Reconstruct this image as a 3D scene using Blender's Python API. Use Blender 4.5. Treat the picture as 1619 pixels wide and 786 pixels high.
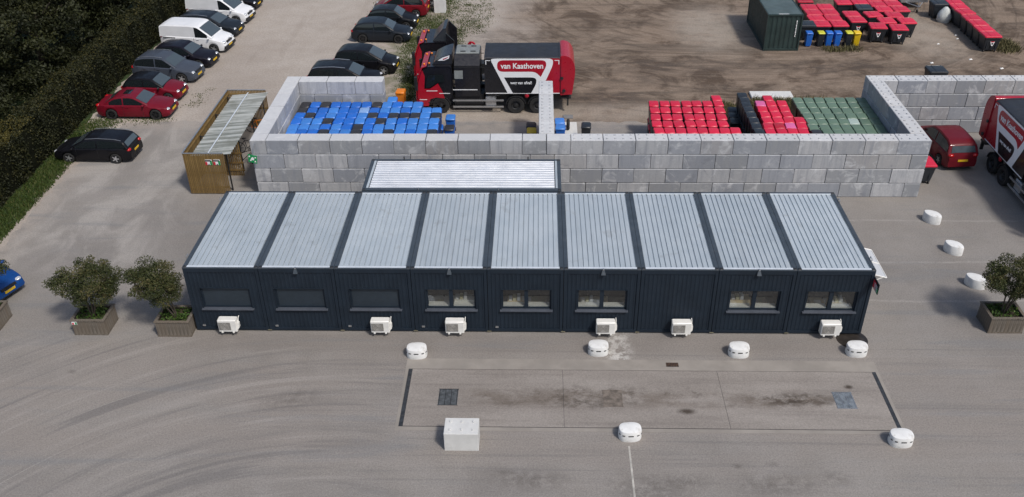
import bpy, bmesh, math, random
from mathutils import Vector, Matrix
rad = math.radians
for o in list(bpy.data.objects): bpy.data.objects.remove(o)
SC = bpy.context.scene
COL = SC.collection
rnd = random.Random(7)

# ------------------------------------------------------------------ camera
cam = bpy.data.cameras.new('camera'); camo = bpy.data.objects.new('camera', cam); COL.objects.link(camo)
PITCH, YAW, ROLL = 0.5806, -0.0337, -0.0148
cp, sp, cy, sy = math.cos(PITCH), math.sin(PITCH), math.cos(YAW), math.sin(YAW)
F = Vector((sy*cp, cy*cp, -sp)); Rr = Vector((cy, -sy, 0)); U = Rr.cross(F)
R2 = Rr*math.cos(ROLL) + U*math.sin(ROLL); U2 = -Rr*math.sin(ROLL) + U*math.cos(ROLL)
M = Matrix((R2, U2, -F)).transposed().to_4x4(); M.translation = Vector((-0.7303, -29.2094, 23.3116))
camo.matrix_world = M
cam.sensor_width = 36; cam.lens = 1435.1/1619*36; cam.clip_start = 0.5; cam.clip_end = 1500
SC.camera = camo

# ------------------------------------------------------------------ sky, sun, exposure
SUN_EL, SUN_AZ = 53, 138          # azimuth measured from +Y towards +X
w = bpy.data.worlds.new('World'); SC.world = w; w.use_nodes = True
wt = w.node_tree; wt.nodes.clear()
sky = wt.nodes.new('ShaderNodeTexSky'); sky.sky_type = 'NISHITA'; sky.sun_disc = False
sky.sun_elevation = rad(SUN_EL); sky.sun_rotation = rad(SUN_AZ); sky.air_density = 1.0; sky.dust_density = 2.5; sky.ozone_density = 1.0
bgn = wt.nodes.new('ShaderNodeBackground'); bgn.inputs['Strength'].default_value = 0.12
won = wt.nodes.new('ShaderNodeOutputWorld')
wt.links.new(sky.outputs[0], bgn.inputs['Color']); wt.links.new(bgn.outputs[0], won.inputs['Surface'])
sd = bpy.data.lights.new('sun', 'SUN'); sd.energy = 2.65; sd.angle = rad(7); sd.color = (1.0, 0.955, 0.9)
so = bpy.data.objects.new('sun', sd); COL.objects.link(so)
sdir = Vector((math.sin(rad(SUN_AZ))*math.cos(rad(SUN_EL)), math.cos(rad(SUN_AZ))*math.cos(rad(SUN_EL)), math.sin(rad(SUN_EL))))
so.rotation_euler = sdir.to_track_quat('Z', 'Y').to_euler(); so.location = (20, -20, 40)
SC.view_settings.view_transform = 'Standard'; SC.view_settings.look = 'None'
SC.view_settings.exposure = 0.0; SC.view_settings.gamma = 1.0; SC.view_settings.use_curve_mapping = False

# ------------------------------------------------------------------ node helpers
class NT:
    def __init__(s, name):
        s.m = bpy.data.materials.new(name); s.m.use_nodes = True
        s.t = s.m.node_tree; s.t.nodes.clear()
        s.out = s.t.nodes.new('ShaderNodeOutputMaterial')
        s.b = s.t.nodes.new('ShaderNodeBsdfPrincipled'); s.l(s.b.outputs[0], s.out.inputs[0])
        s.tc = s.t.nodes.new('ShaderNodeTexCoord'); s.P = s.tc.outputs['Object']
    def l(s, a, b): s.t.links.new(a, b)
    def put(s, sock, v):
        if isinstance(v, bpy.types.NodeSocket): s.l(v, sock)
        elif isinstance(v, (tuple, list)) and len(v) == 3 and sock.type == 'RGBA': sock.default_value = (*v, 1)
        else: sock.default_value = v
    def map(s, v, scale=(1,1,1), loc=(0,0,0), rot=(0,0,0)):
        n = s.t.nodes.new('ShaderNodeMapping'); s.l(v, n.inputs[0])
        n.inputs['Scale'].default_value = scale; n.inputs['Location'].default_value = loc; n.inputs['Rotation'].default_value = rot
        return n.outputs[0]
    def noise(s, v, scale, detail=3, rough=.55, dist=0):
        n = s.t.nodes.new('ShaderNodeTexNoise'); s.l(v, n.inputs['Vector'])
        n.inputs['Scale'].default_value = scale; n.inputs['Detail'].default_value = detail
        n.inputs['Roughness'].default_value = rough; n.inputs['Distortion'].default_value = dist
        return n.outputs[0]
    def math(s, op, a, b=0, clamp=False):
        n = s.t.nodes.new('ShaderNodeMath'); n.operation = op; n.use_clamp = clamp
        s.put(n.inputs[0], a); s.put(n.inputs[1], b); return n.outputs[0]
    def rng(s, v, a, b, c=0., d=1., smooth=True):
        n = s.t.nodes.new('ShaderNodeMapRange'); n.interpolation_type = 'SMOOTHSTEP' if smooth else 'LINEAR'
        s.put(n.inputs['Value'], v)
        for k, x in zip(('From Min', 'From Max', 'To Min', 'To Max'), (a, b, c, d)): n.inputs[k].default_value = x
        return n.outputs[0]
    def mix(s, f, a, b, mode='MIX'):
        n = s.t.nodes.new('ShaderNodeMix'); n.data_type = 'RGBA'; n.blend_type = mode
        s.put(n.inputs[0], f); s.put(n.inputs[6], a); s.put(n.inputs[7], b); return n.outputs[2]
    def xyz(s, v=None):
        n = s.t.nodes.new('ShaderNodeSeparateXYZ'); s.l(v or s.P, n.inputs[0]); return n.outputs
    def comb(s, x, y, z=0.):
        n = s.t.nodes.new('ShaderNodeCombineXYZ')
        for i, q in enumerate((x, y, z)): s.put(n.inputs[i], q)
        return n.outputs[0]
    def blob(s, cx, cyy, rx, ry, soft=1., rot=0.):
        v = s.map(s.P, (1,1,0), (-cx, -cyy, 0))
        if rot: v = s.map(v, rot=(0,0,-rot))
        v = s.map(v, (1/rx, 1/ry, 0))
        n = s.t.nodes.new('ShaderNodeVectorMath'); n.operation = 'LENGTH'; s.l(v, n.inputs[0])
        return s.rng(n.outputs['Value'], 1-.5*soft, 1+.5*soft, 1, 0)
    def band(s, c, a, b, soft):     # 1 between a and b along a coordinate socket
        return s.math('MULTIPLY', s.rng(c, a-soft, a+soft), s.rng(c, b-soft, b+soft, 1, 0))
    def mul(s, *a):
        r = a[0]
        for x in a[1:]: r = s.math('MULTIPLY', r, x)
        return r
    def objrand(s):
        n = s.t.nodes.new('ShaderNodeObjectInfo'); return n.outputs['Random']
    def bump(s, h, strength=.3, dist=.02):
        n = s.t.nodes.new('ShaderNodeBump'); n.inputs['Strength'].default_value = strength; n.inputs['Distance'].default_value = dist
        s.l(h, n.inputs['Height']); s.l(n.outputs[0], s.b.inputs['Normal'])
    def end(s, col=None, rough=None, metal=0., spec=.5, coat=0.):
        if col is not None: s.put(s.b.inputs['Base Color'], col)
        if rough is not None: s.put(s.b.inputs['Roughness'], rough)
        s.b.inputs['Metallic'].default_value = metal; s.b.inputs['Specular IOR Level'].default_value = spec
        s.b.inputs['Coat Weight'].default_value = coat; s.b.inputs['Coat Roughness'].default_value = .05
        return s.m

def sc3(c, k): return tuple(min(1, x*k) for x in c)
def pmat(name, col, rough=.55, metal=0., var=.12, scale=3., bump=0., bscale=25., objvar=0., spec=.5, coat=0., dirt=0., dcol=(.2,.17,.14)):
    n = NT(name)
    f = n.rng(n.noise(n.P, scale, 4), .3, .7)
    c = n.mix(f, sc3(col, 1-var), sc3(col, 1+var))
    if dirt:
        d = n.rng(n.noise(n.map(n.P, loc=(7,3,1)), scale*1.7, 5, .65), .5, .75, 0, dirt)
        c = n.mix(d, c, dcol)
    if objvar:
        r = n.rng(n.objrand(), 0, 1, 1-objvar, 1+objvar, False)
        h = n.t.nodes.new('ShaderNodeHueSaturation'); n.put(h.inputs['Color'], c); n.put(h.inputs['Value'], r); c = h.outputs[0]
    if bump: n.bump(n.noise(n.P, bscale, 3), bump, .02)
    rr = n.rng(n.noise(n.P, scale*2.3, 3), .3, .7, max(.02, rough-.08), min(1, rough+.08))
    return n.end(c, rr, metal, spec, coat)

# ------------------------------------------------------------------ mesh helpers
class MB:
    def __init__(s): s.v = []; s.f = []
    def add(s, vs, fs):
        k = len(s.v); s.v += [tuple(p) for p in vs]; s.f += [tuple(i+k for i in f) for f in fs]; return s
    def box(s, x0, x1, y0, y1, z0, z1, tx=0., ty=0.):     # tx, ty: top grows outward by this much
        return s.add([(x0,y0,z0),(x1,y0,z0),(x1,y1,z0),(x0,y1,z0),(x0-tx,y0-ty,z1),(x1+tx,y0-ty,z1),(x1+tx,y1+ty,z1),(x0-tx,y1+ty,z1)],
                     [(3,2,1,0),(4,5,6,7),(0,1,5,4),(1,2,6,5),(2,3,7,6),(3,0,4,7)])
    def cbox(s, x0, x1, y0, y1, z0, z1, b=.02):          # box with chamfered vertical edges and top edge
        def ring(z, i): return [(x0+i+b,y0+i,z),(x1-i-b,y0+i,z),(x1-i,y0+i+b,z),(x1-i,y1-i-b,z),(x1-i-b,y1-i,z),(x0+i+b,y1-i,z),(x0+i,y1-i-b,z),(x0+i,y0+i+b,z)]
        return s.loft([ring(z0,0), ring(z1-b,0), ring(z1,b)])
    def loft(s, rings, cap=True, closed=True):
        n = len(rings[0]); vs = [p for r in rings for p in r]; fs = []
        for a in range(len(rings)-1):
            for i in range(n if closed else n-1):
                j = (i+1) % n; fs.append((a*n+i, a*n+j, (a+1)*n+j, (a+1)*n+i))
        if cap: fs.append(tuple(range(n-1, -1, -1))); fs.append(tuple(range((len(rings)-1)*n, len(rings)*n)))
        return s.add(vs, fs)
    def cyl(s, p, q, r, r2=None, n=10, cap=True):
        p, q = Vector(p), Vector(q); d = (q-p).normalized(); a = d.orthogonal().normalized(); b = d.cross(a); r2 = r if r2 is None else r2
        ring = lambda c, rr: [c + (a*math.cos(t)+b*math.sin(t))*rr for t in [2*math.pi*i/n for i in range(n)]]
        return s.loft([ring(p, r), ring(q, r2)], cap)
    def prism(s, pts, y0, y1):        # polygon in xz extruded in y
        return s.loft([[(x, y0, z) for x, z in pts], [(x, y1, z) for x, z in pts]])
    def ell(s, c, r, nu=10, nv=6):
        rings = []
        for j in range(1, nv):
            t = math.pi*j/nv
            rings.append([(c[0]+r[0]*math.sin(t)*math.cos(2*math.pi*i/nu), c[1]+r[1]*math.sin(t)*math.sin(2*math.pi*i/nu), c[2]-r[2]*math.cos(t)) for i in range(nu)])
        return s.loft(rings)
    def torus(s, c, R, r, axis='y', n=20, m=6):
        rings = []
        for i in range(n):
            t = 2*math.pi*i/n; ring = []
            for j in range(m):
                a = 2*math.pi*j/m; rr = R + r*math.cos(a); h = r*math.sin(a)
                q = {'y': (rr*math.cos(t), h, rr*math.sin(t)), 'x': (h, rr*math.cos(t), rr*math.sin(t)), 'z': (rr*math.cos(t), rr*math.sin(t), h)}[axis]
                ring.append((c[0]+q[0], c[1]+q[1], c[2]+q[2]))
            rings.append(ring)
        rings.append(rings[0]); return s.loft(rings, cap=False)
    def mesh(s, name, mat=None, smooth=0):
        me = bpy.data.meshes.new(name); me.from_pydata(s.v, [], s.f)
        bm = bmesh.new(); bm.from_mesh(me); bmesh.ops.recalc_face_normals(bm, faces=bm.faces); bm.to_mesh(me); bm.free()
        if smooth:
            me.shade_smooth(); me.set_sharp_from_angle(angle=rad(smooth))
        if mat: me.materials.append(mat)
        return me
    def build(s, name, mat, parent=None, smooth=0, loc=None): return link(name, s.mesh(name, mat, smooth), parent, loc)

def link(name, me, parent=None, loc=None, rz=0.):
    o = bpy.data.objects.new(name, me); COL.objects.link(o)
    if parent: o.parent = parent
    if loc: o.location = loc
    if rz: o.rotation_euler[2] = rz
    return o
def tag(o, label, cat, group=None):
    o['label'] = label; o['category'] = cat
    if group: o['group'] = group
    return o
def thing(name, label, cat, loc=(0,0,0), rz=0., group=None):
    o = bpy.data.objects.new(name, None); COL.objects.link(o); o.location = loc; o.rotation_euler[2] = rz; o.empty_display_size = .2
    return tag(o, label, cat, group)
def struct(o): o['kind'] = 'structure'; return o
def stuff(o): o['kind'] = 'stuff'; return o
ORD = ['first','second','third','fourth','fifth','sixth','seventh','eighth','ninth','tenth','eleventh','twelfth','thirteenth','fourteenth','fifteenth']

def mat_roof():
    n = NT('galvanised_sheet'); r = n.objrand()
    P = n.t.nodes.new('ShaderNodeVectorMath'); P.operation = 'ADD'; n.l(n.P, P.inputs[0]); n.l(n.comb(n.math('MULTIPLY', r, 41), n.math('MULTIPLY', r, 23)), P.inputs[1]); P = P.outputs[0]
    c = n.mix(n.rng(n.noise(P, .5, 4), .3, .7), (.43,.485,.52), (.485,.535,.565))
    c = n.mix(n.rng(n.noise(n.map(P, (2.6,.22,1)), 1.5, 5, .65), .5, .74, 0, .45), c, (.33,.36,.375))
    c = n.mix(n.rng(n.noise(n.map(P, loc=(3,8,0)), .9, 6, .7, .6), .58, .68, 0, .35), c, (.3,.31,.3))
    c = n.mix(n.rng(n.noise(P, 9, 3, .7), .66, .74, 0, .35), c, (.6,.63,.65))
    h = n.t.nodes.new('ShaderNodeHueSaturation'); n.put(h.inputs['Color'], c); n.put(h.inputs['Value'], n.rng(r, 0, 1, .93, 1.06, False))
    return n.end(h.outputs[0], n.rng(n.noise(P, 2, 3), .3, .7, .38, .55), .2)
# ------------------------------------------------------------------ plain materials
M_navy   = pmat('navy_cladding', (.011,.019,.03), .6, var=.12, scale=1.2, spec=.3, dirt=.12, dcol=(.03,.036,.045))
M_frame  = pmat('anthracite_frame', (.045,.058,.072), .45, var=.12, scale=2., dirt=.25, dcol=(.11,.11,.11))
M_galv   = mat_roof()
M_galvb  = pmat('bright_galvanised_strip', (.72,.76,.79), .35, metal=.3, var=.05)
M_white  = pmat('white_plastic', (.74,.73,.69), .4, var=.05, scale=4., dirt=.12, dcol=(.45,.42,.36))
M_black  = pmat('black_plastic', (.014,.014,.016), .55, var=.2)
M_rubber = pmat('tyre_rubber', (.018,.018,.018), .85, var=.2)
M_dark   = pmat('dark_steel', (.03,.031,.033), .5, metal=.3, var=.2)
M_alu    = pmat('aluminium', (.5,.51,.52), .35, metal=.8, var=.08)
M_glass  = NT('car_glass').end((.012,.016,.018), .04, 0, .8); M_screen = NT('car_windscreen').end((.06,.078,.088), .05, 0, 1.)  # windscreen base lightened to stand in for reflected sky
M_yellow = pmat('plate_yellow', (.72,.46,.02), .5, var=.04)
M_lampw  = NT('headlamp_glass').end((.55,.57,.6), .1, 0.2, .8)
M_lampr  = NT('tail_lamp').end((.42,.008,.01), .12, 0, .6)
M_orange = pmat('orange_plastic', (.72,.2,.015), .5, var=.08)
M_paper  = pmat('paper_white', (.78,.77,.74), .8, var=.05)

# ------------------------------------------------------------------ ground materials
def mat_sand():
    n = NT('sandy_ground'); P = n.P; X, Y, Z = n.xyz()
    big = n.rng(n.noise(P, .09, 4), .35, .65)
    c = n.mix(big, (.33,.288,.25), (.41,.365,.32))
    mid = n.rng(n.noise(P, .7, 5, .65), .3, .7)
    c = n.mix(n.math('MULTIPLY', mid, .35), c, (.28,.235,.19))
    # churned brown earth on the right-hand lot, with dark damp streaks left by wheels
    east = n.rng(n.math('ADD', X, n.rng(n.noise(P, .12, 3), 0, 1, -4, 4, False)), -5, 1)
    c = n.mix(n.math('MULTIPLY', east, .85), c, (.2,.145,.103))
    pt = n.rng(n.noise(P, .3, 6, .68, .7), .44, .62); c = n.mix(n.mul(pt, east, .9), c, (.078,.054,.038))
    pt2 = n.rng(n.noise(n.map(P, loc=(11,5,0)), .55, 6, .68, .8), .5, .66); c = n.mix(n.mul(pt2, east, .4), c, (.28,.22,.168))
    ax_ = n.math('ADD', X, -14.0); ay_ = n.math('ADD', Y, -46.0); ar_ = n.math('SQRT', n.math('ADD', n.math('MULTIPLY', ax_, ax_), n.math('MULTIPLY', ay_, ay_)))
    an_ = n.noise(n.comb(n.math('MULTIPLY', ar_, 2.2), n.math('MULTIPLY', n.math('ARCTAN2', ax_, ay_), 3.0)), 1, 4, .6, .5)
    c = n.mix(n.mul(n.rng(an_, .52, .68), east, .65), c, (.08,.06,.046)); c = n.mix(n.mul(n.rng(an_, .46, .32), east, .3), c, (.29,.232,.18))
    w1 = n.noise(n.map(P, (.07,.42,1), rot=(0,0,.14)), 1.0, 6, .62, .9)
    w2 = n.noise(n.map(P, (.1,.5,1), (4,9,0), (0,0,-.45)), 1.1, 6, .62, 1.2)
    st = n.math('MAXIMUM', n.rng(w1, .5, .66), n.math('MULTIPLY', n.rng(w2, .52, .68), .8))
    c = n.mix(n.mul(st, east, .6), c, (.085,.066,.052))
    tr = n.noise(n.map(P, (.05,2.6,1), rot=(0,0,.1)), 1.2, 4, .6, .4)
    tr2 = n.noise(n.map(P, (.05,2.6,1), (3,1,0), (0,0,-1.0)), 1.2, 4, .6, .6)
    c = n.mix(n.mul(n.rng(tr, .54, .7), east, .4), c, (.29,.232,.18))
    c = n.mix(n.mul(n.rng(tr2, .55, .7), east, n.blob(6,36,14,7,1.2), .5), c, (.11,.087,.07))
    for cx, cyy, rx, ry, k in ((3.5,23.6,2.8,1.3,.85),(-1,34,5,1.6,.55),(8,29,6,1.2,.6),(5,26.5,3,.9,.6),(19,28.6,5,1.0,.7),(11,28.2,4,1,.5),(12,25,3,.7,.5)):
        nz = n.rng(n.noise(n.map(P, (.5,1,1), (cx,0,0)), 1.4, 5, .65), .38, .62)
        c = n.mix(n.mul(n.blob(cx, cyy, rx, ry, 1.6), nz, k), c, (.075,.06,.05))
    for cx, cyy, rx, ry, k in ((12,36,2.6,4.5,.8),(27,34.5,2.6,4.5,.75),(3,21.3,9,1.3,.55),(-4,21.2,6,1.2,.5)):
        c = n.mix(n.mul(n.blob(cx, cyy, rx, ry, 1.3), n.rng(n.noise(P, .6, 5, .65), .3, .6, .45, 1), k), c, (.34,.295,.245))
    # mossy damp ground between the parked cars and the trucks
    ms = n.mul(n.blob(-9.3, 31, 2.2, 12, 1.4), n.rng(n.noise(P, .8, 5, .65), .35, .6))
    c = n.mix(n.math('MULTIPLY', ms, .8), c, (.105,.115,.05))
    # ruts in the pale parking lot
    rt = n.noise(n.map(P, (.8,.07,1), rot=(0,0,-.12)), 1.1, 5, .6, .5)
    c = n.mix(n.mul(n.rng(rt, .55, .75), n.math('SUBTRACT', 1, east), .3), c, (.25,.21,.175))
    gr = n.noise(P, 9, 3, .7); c = n.mix(.5, c, n.mix(n.rng(gr, .25, .75), (.32,.32,.32), (.68,.68,.68)), 'OVERLAY')
    peb = n.rng(n.noise(P, 26, 2, .6), .68, .76); c = n.mix(n.math('MULTIPLY', peb, .4), c, (.55,.5,.45))
    h = n.math('ADD', n.math('MULTIPLY', n.noise(P, 1.3, 6, .6), 1.0), n.math('MULTIPLY', tr, .5))
    n.bump(h, .5, .12)
    return n.end(c, .95, 0, .2)

def mat_asphalt():
    n = NT('worn_asphalt'); P = n.P; X, Y, Z = n.xyz()
    big = n.rng(n.noise(P, .13, 4, .6), .35, .65)
    c = n.mix(big, (.203,.187,.171), (.25,.23,.207))
    pat = n.rng(n.noise(P, .55, 5, .65, .6), .35, .68)
    c = n.mix(n.math('MULTIPLY', pat, .4), c, (.28,.262,.245))
    # brownish driving lane either side of the weighbridge
    lane = n.mul(n.band(Y, -7.2, -1.2, 1.3), n.rng(n.noise(n.map(P, (.12,.5,1)), 1, 4), .3, .6))
    c = n.mix(n.math('MULTIPLY', lane, .7), c, (.25,.222,.197))
    s1 = n.noise(n.map(P, (.06,2.2,1), rot=(0,0,.02)), 1.3, 5, .6, .25)
    front = n.rng(Y, .4, -1.2)
    c = n.mix(n.mul(n.rng(s1, .52, .68), front, n.rng(X, -14, -7), .45), c, (.15,.142,.137))
    c = n.mix(n.mul(n.rng(s1, .48, .32), front, n.rng(X, -14, -7), .45), c, (.27,.248,.228))
    # curved tyre sweeps where lorries turn off the weighbridge
    dx = n.math('ADD', X, 8.0); dy = n.math('ADD', Y, 17.5)
    r = n.math('SQRT', n.math('ADD', n.math('MULTIPLY', dx, dx), n.math('MULTIPLY', dy, dy)))
    th = n.math('ARCTAN2', dx, dy)
    arc = n.noise(n.comb(n.math('MULTIPLY', r, 2.0), n.math('MULTIPLY', th, 1.4)), 1.0, 5, .6, .35)
    arcm = n.mul(n.rng(X, -4, -9), n.rng(Y, .5, -1.5), n.rng(r, 6.5, 9))
    c = n.mix(n.mul(n.rng(arc, .52, .66), arcm, .6), c, (.14,.132,.127))
    c = n.mix(n.mul(n.rng(arc, .47, .33), arcm, .55), c, (.315,.29,.265))
    thin = n.noise(n.comb(n.math('MULTIPLY', r, 7.0), n.math('MULTIPLY', th, .9)), 1.0, 2, .5, .1)
    c = n.mix(n.mul(n.rng(thin, .66, .74), arcm, .7), c, (.38,.35,.32))
    # pale dust in the car park by the hedge and along the sand edge
    dus = n.rng(n.noise(n.map(P, (1,.5,1), rot=(0,0,.5)), .45, 5, .65, .8), .42, .66)
    west = n.mul(n.rng(X, -17, -21), n.rng(Y, 2, 5))
    c = n.mix(n.mul(dus, west, .75), c, (.36,.335,.305))
    edge = n.math('MAXIMUM', n.rng(Y, 17.4, 20.3), n.mul(n.rng(X, -24.6, -26.4), n.rng(Y, 20, 18)))
    c = n.mix(n.mul(edge, n.rng(n.noise(P, 1.1, 5, .65), .3, .6), .8), c, (.34,.3,.26))
    # pale construction seams on the right-hand yard
    for y0 in (2.35, 5.3, 8.9):
        wob = n.math('ADD', Y, n.rng(n.noise(n.map(P, (.4,.05,1), (y0,0,0)), 1, 3), 0, 1, -.18, .18, False))
        ln = n.mul(n.band(wob, y0-.06, y0+.06, .05), n.rng(X, 12.5, 13.5), n.rng(n.noise(P, 1.7, 3), .3, .55))
        c = n.mix(n.math('MULTIPLY', ln, .6), c, (.33,.31,.285))
    # oil and damp marks
    for cx, cyy, rx, ry, k in ((-.9,-7.9,1.0,.35,.8),(2.9,-8.2,1.2,.5,.7),(4.3,-7.9,.8,.3,.7),(7.3,-8.0,1.2,.4,.7),(9.3,-7.7,.5,.25,.6),(6.1,-7.2,.16,.09,.8),(7.3,-7.1,.18,.1,.8),(-10.2,-4.2,.9,.35,.55),(-9.6,-3.8,.5,.3,.5),(-18.9,-2.6,.2,.1,.9),(12.2,-6.4,.4,.3,.3),(-2.0,-7.6,.35,.14,.7)):
        nz = n.rng(n.noise(n.map(P, loc=(cx,cyy,0)), 2.6, 5, .7), .4, .56)
        c = n.mix(n.mul(n.blob(cx, cyy, rx, ry, 1.7), nz, n.math('MULTIPLY', k, .55)), c, (.07,.06,.052))
    # spilled pale powder in front of the office
    nz = n.rng(n.noise(P, 2.4, 6, .72), .42, .58)
    c = n.mix(n.mul(n.blob(2.5, -.85, .5, 1.0, 1.1), nz, .9), c, (.6,.585,.55))
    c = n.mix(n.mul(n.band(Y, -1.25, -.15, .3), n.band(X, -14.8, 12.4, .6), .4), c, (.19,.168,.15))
    hu = n.noise(n.map(P, (.1,.9,1), (5,2,0), (0,0,.05)), 1.0, 5, .62, .6)
    c = n.mix(n.rng(hu, .52, .7, 0, .5), c, (.235,.212,.192)); c = n.mix(n.rng(hu, .48, .3, 0, .5), c, (.182,.184,.187))
    sk = n.rng(n.noise(n.map(P, (.6,1.6,1)), 3.0, 4, .7), .68, .74); c = n.mix(n.mul(sk, n.rng(n.noise(P, .35, 3), .5, .62), .6), c, (.085,.078,.072))
    gr = n.noise(P, 17, 4, .85); c = n.mix(.75, c, n.mix(n.rng(gr, .28, .72, 0, 1, False), (.28,.28,.28), (.72,.72,.72)), 'OVERLAY')
    sp1 = n.rng(n.noise(P, 45, 2, .6), .66, .74); c = n.mix(n.math('MULTIPLY', sp1, .3), c, (.42,.4,.38))
    n.bump(n.noise(P, 30, 3, .7), .35, .02)
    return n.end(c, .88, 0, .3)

def mat_deck():
    n = NT('weighbridge_concrete'); P = n.P; X, Y, Z = n.xyz()
    c = n.mix(n.rng(n.noise(n.map(P, (.25,1,1)), .6, 5, .6), .3, .7), (.235,.21,.187), (.3,.272,.245))
    s1 = n.noise(n.map(P, (.12,2.0,1)), 1.3, 5, .6, .2)
    c = n.mix(n.math('MULTIPLY', n.rng(s1, .5, .68), .4), c, (.165,.145,.13))
    for cx, cyy, rx, ry, th, k in ((.9,-3.85,1.3,.55,.44,.9),(2.3,-3.75,1.4,.5,.46,.8),(8.6,-3.9,1.5,.33,.4,1.),(9.3,-3.85,.8,.25,.38,1.),(4.2,-3.85,1.,.5,.5,.8),(-2.4,-3.9,1.1,.4,.5,.7),(5.7,-3.6,1.1,.35,.5,.7),(-.2,-3.7,.9,.4,.48,.7),(4.75,-4.55,.28,.13,.3,1.),(11.0,-3.15,.14,.1,.3,1.),(6.9,-4.2,.5,.2,.45,.6),(-1.5,-4.2,.6,.2,.45,.5)):
        nz = n.rng(n.noise(n.map(P, (.7,1,1), (cx*3,cyy,0)), 2.3, 6, .72), th, th+.2)
        c = n.mix(n.mul(n.blob(cx, cyy, rx, ry, 1.5), nz, k), c, (.062,.049,.039))
    bd = n.mul(n.band(Y, -4.35, -3.45, .35), n.band(X, -3.5, 10.2, .8), n.rng(n.noise(n.map(P, (.5,1.2,1), (3,0,0)), 1.3, 6, .7, .4), .36, .62))
    c = n.mix(n.math('MULTIPLY', bd, .6), c, (.125,.1,.08))
    gr = n.noise(P, 17, 4, .85); c = n.mix(.7, c, n.mix(n.rng(gr, .28, .72, 0, 1, False), (.3,.3,.3), (.7,.7,.7)), 'OVERLAY')
    n.bump(n.noise(P, 30, 3, .7), .25, .02)
    return n.end(c, .85, 0, .3)
M_sand, M_asph, M_deck = mat_sand(), mat_asphalt(), mat_deck()
M_soil = pmat('dark_soil', (.05,.036,.025), .95, var=.4, scale=6)
M_turf = pmat('turf', (.028,.05,.012), .95, var=.45, scale=2.5, dirt=.4, dcol=(.08,.065,.035))

# ------------------------------------------------------------------ ground
struct(MB().add([(-500,-400,0),(500,-400,0),(500,600,0),(-500,600,0)], [(0,1,2,3)]).build('ground', M_sand))
def wobble(pts, step, amp, seed):
    r = random.Random(seed); out = []
    for i in range(len(pts)):
        a, b = Vector(pts[i]), Vector(pts[(i+1) % len(pts)]); L = (b-a).length; k = max(1, int(L/step)); d = (b-a).normalized(); nn = Vector((-d.y, d.x))
        for j in range(k):
            q = a.lerp(b, j/k) + (nn*r.uniform(-amp, amp) if (abs(a.x) < 60 and abs(b.x) < 60) else nn*0)
            out.append(q)
    return out
yard = [(-26.2,-40),(120,-40),(120,18.9),(18.1,18.9),(9,19.9),(-9,20.3),(-17.5,20.3),(-22,20.1),(-25.6,19.9),(-26.2,14),(-26.2,4)]
yp = wobble(yard, .35, .16, 3)
struct(MB().add([(p.x,p.y,.004) for p in yp], [tuple(range(len(yp)))]).build('asphalt_yard', M_asph))
ga = wobble([(-60,-10),(-26.9,-10),(-26.6,6),(-26.75,15),(-26.9,17.5),(-27.9,20),(-28.4,44),(-60,44)], .4, .14, 5)
struct(MB().add([(p.x,p.y,.008) for p in ga], [tuple(range(len(ga)))]).build('grass_verge', M_turf))

# ------------------------------------------------------------------ weighbridge
wb = thing('weighbridge', 'long flat concrete weighbridge set flush in the yard before the office', 'weighbridge')
M_apron = pmat('apron_concrete', (.275,.25,.22), .85, var=.12, scale=.8, bump=.2, dirt=.35, dcol=(.2,.175,.15))
ap = MB()
ap.box(-5.86,12.4,-2.28,-1.66,-.1,.012); ap.box(-5.86,12.4,-5.62,-5.44,-.1,.012); ap.box(-5.86,-5.74,-5.44,-2.28,-.1,.012); ap.box(12.28,12.4,-5.44,-2.28,-.1,.012)
ap.build('apron', M_apron, wb)
struct(MB().box(-5.735,12.275,-5.435,-2.285,-.2,.0075).build('weighbridge_pit', M_black))
for a, b in ((-5.58,.25),(.262,6.2),(6.212,12.13)):
    MB().box(a, b, -5.412, -2.305, -.15, .016).build('deck_slab', M_deck, wb)
M_edge = pmat('worn_steel_strip', (.055,.06,.066), .5, metal=.4, var=.3, scale=5, dirt=.35, dcol=(.18,.16,.14))
MB().box(-5.73,-5.592,-5.43,-2.29,-.15,.018).build('end_strip', M_edge, wb)
MB().box(12.142,12.27,-5.43,-2.29,-.15,.018).build('end_strip', M_edge, wb)
HM = (pmat('hatch_steel', (.1,.108,.112), .5, metal=.3, var=.35, scale=6), pmat('dirty_hatch', (.155,.13,.108), .8, var=.35, scale=5), pmat('blue_grey_hatch', (.19,.215,.235), .5, metal=.3, var=.3, scale=6, dirt=.4, dcol=(.12,.1,.085)))
for hi, hx in enumerate((-4.42, 1.73, 10.29)):
    hat = MB(); hat.box(hx,hx+.72,-4.31,-3.46,.016,.021)
    hp = hat.build('hatch', HM[hi], wb)
    fr = MB()
    for k in range(4): fr.box(hx+.02+k*.22, hx+.04+k*.22, -4.29, -3.48, .021, .027)
    fr.box(hx-.02,hx+.74,-4.335,-4.315,.016,.026); fr.box(hx-.02,hx+.74,-3.455,-3.435,.016,.026)
    fr.build('hatch_rib', (M_dark, HM[1], M_alu)[hi], hp)
dr = thing('drain_grate', 'small rusty slotted drain grate beside the weighbridge edge', 'drain', (4.54,-1.94,.012))
M_rust = pmat('rusty_iron', (.09,.05,.03), .8, var=.3, scale=9)
MB().box(-.24,.24,-.12,.12,0,.006).build('pit', M_black, dr)
for k in range(8): MB().box(-.225+k*.06,-.195+k*.06,-.11,.11,.006,.014).build('grate_bar', M_rust, dr)
mh = MB(); mh.loft([[(.62*math.cos(t), .62*math.sin(t), z) for t in [2*math.pi*i/28 for i in range(28)]] for z in (0,.008)])
M_damp = pmat('damp_iron', (.03,.025,.021), .4, var=.4, scale=4)
tag(mh.build('manhole_cover', M_damp, loc=(11.95,-.28,.004)), 'round dark damp manhole cover at the right front corner of the office', 'manhole')
M_paint = pmat('worn_line_paint', (.42,.4,.36), .8, var=.25, scale=3)
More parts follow.
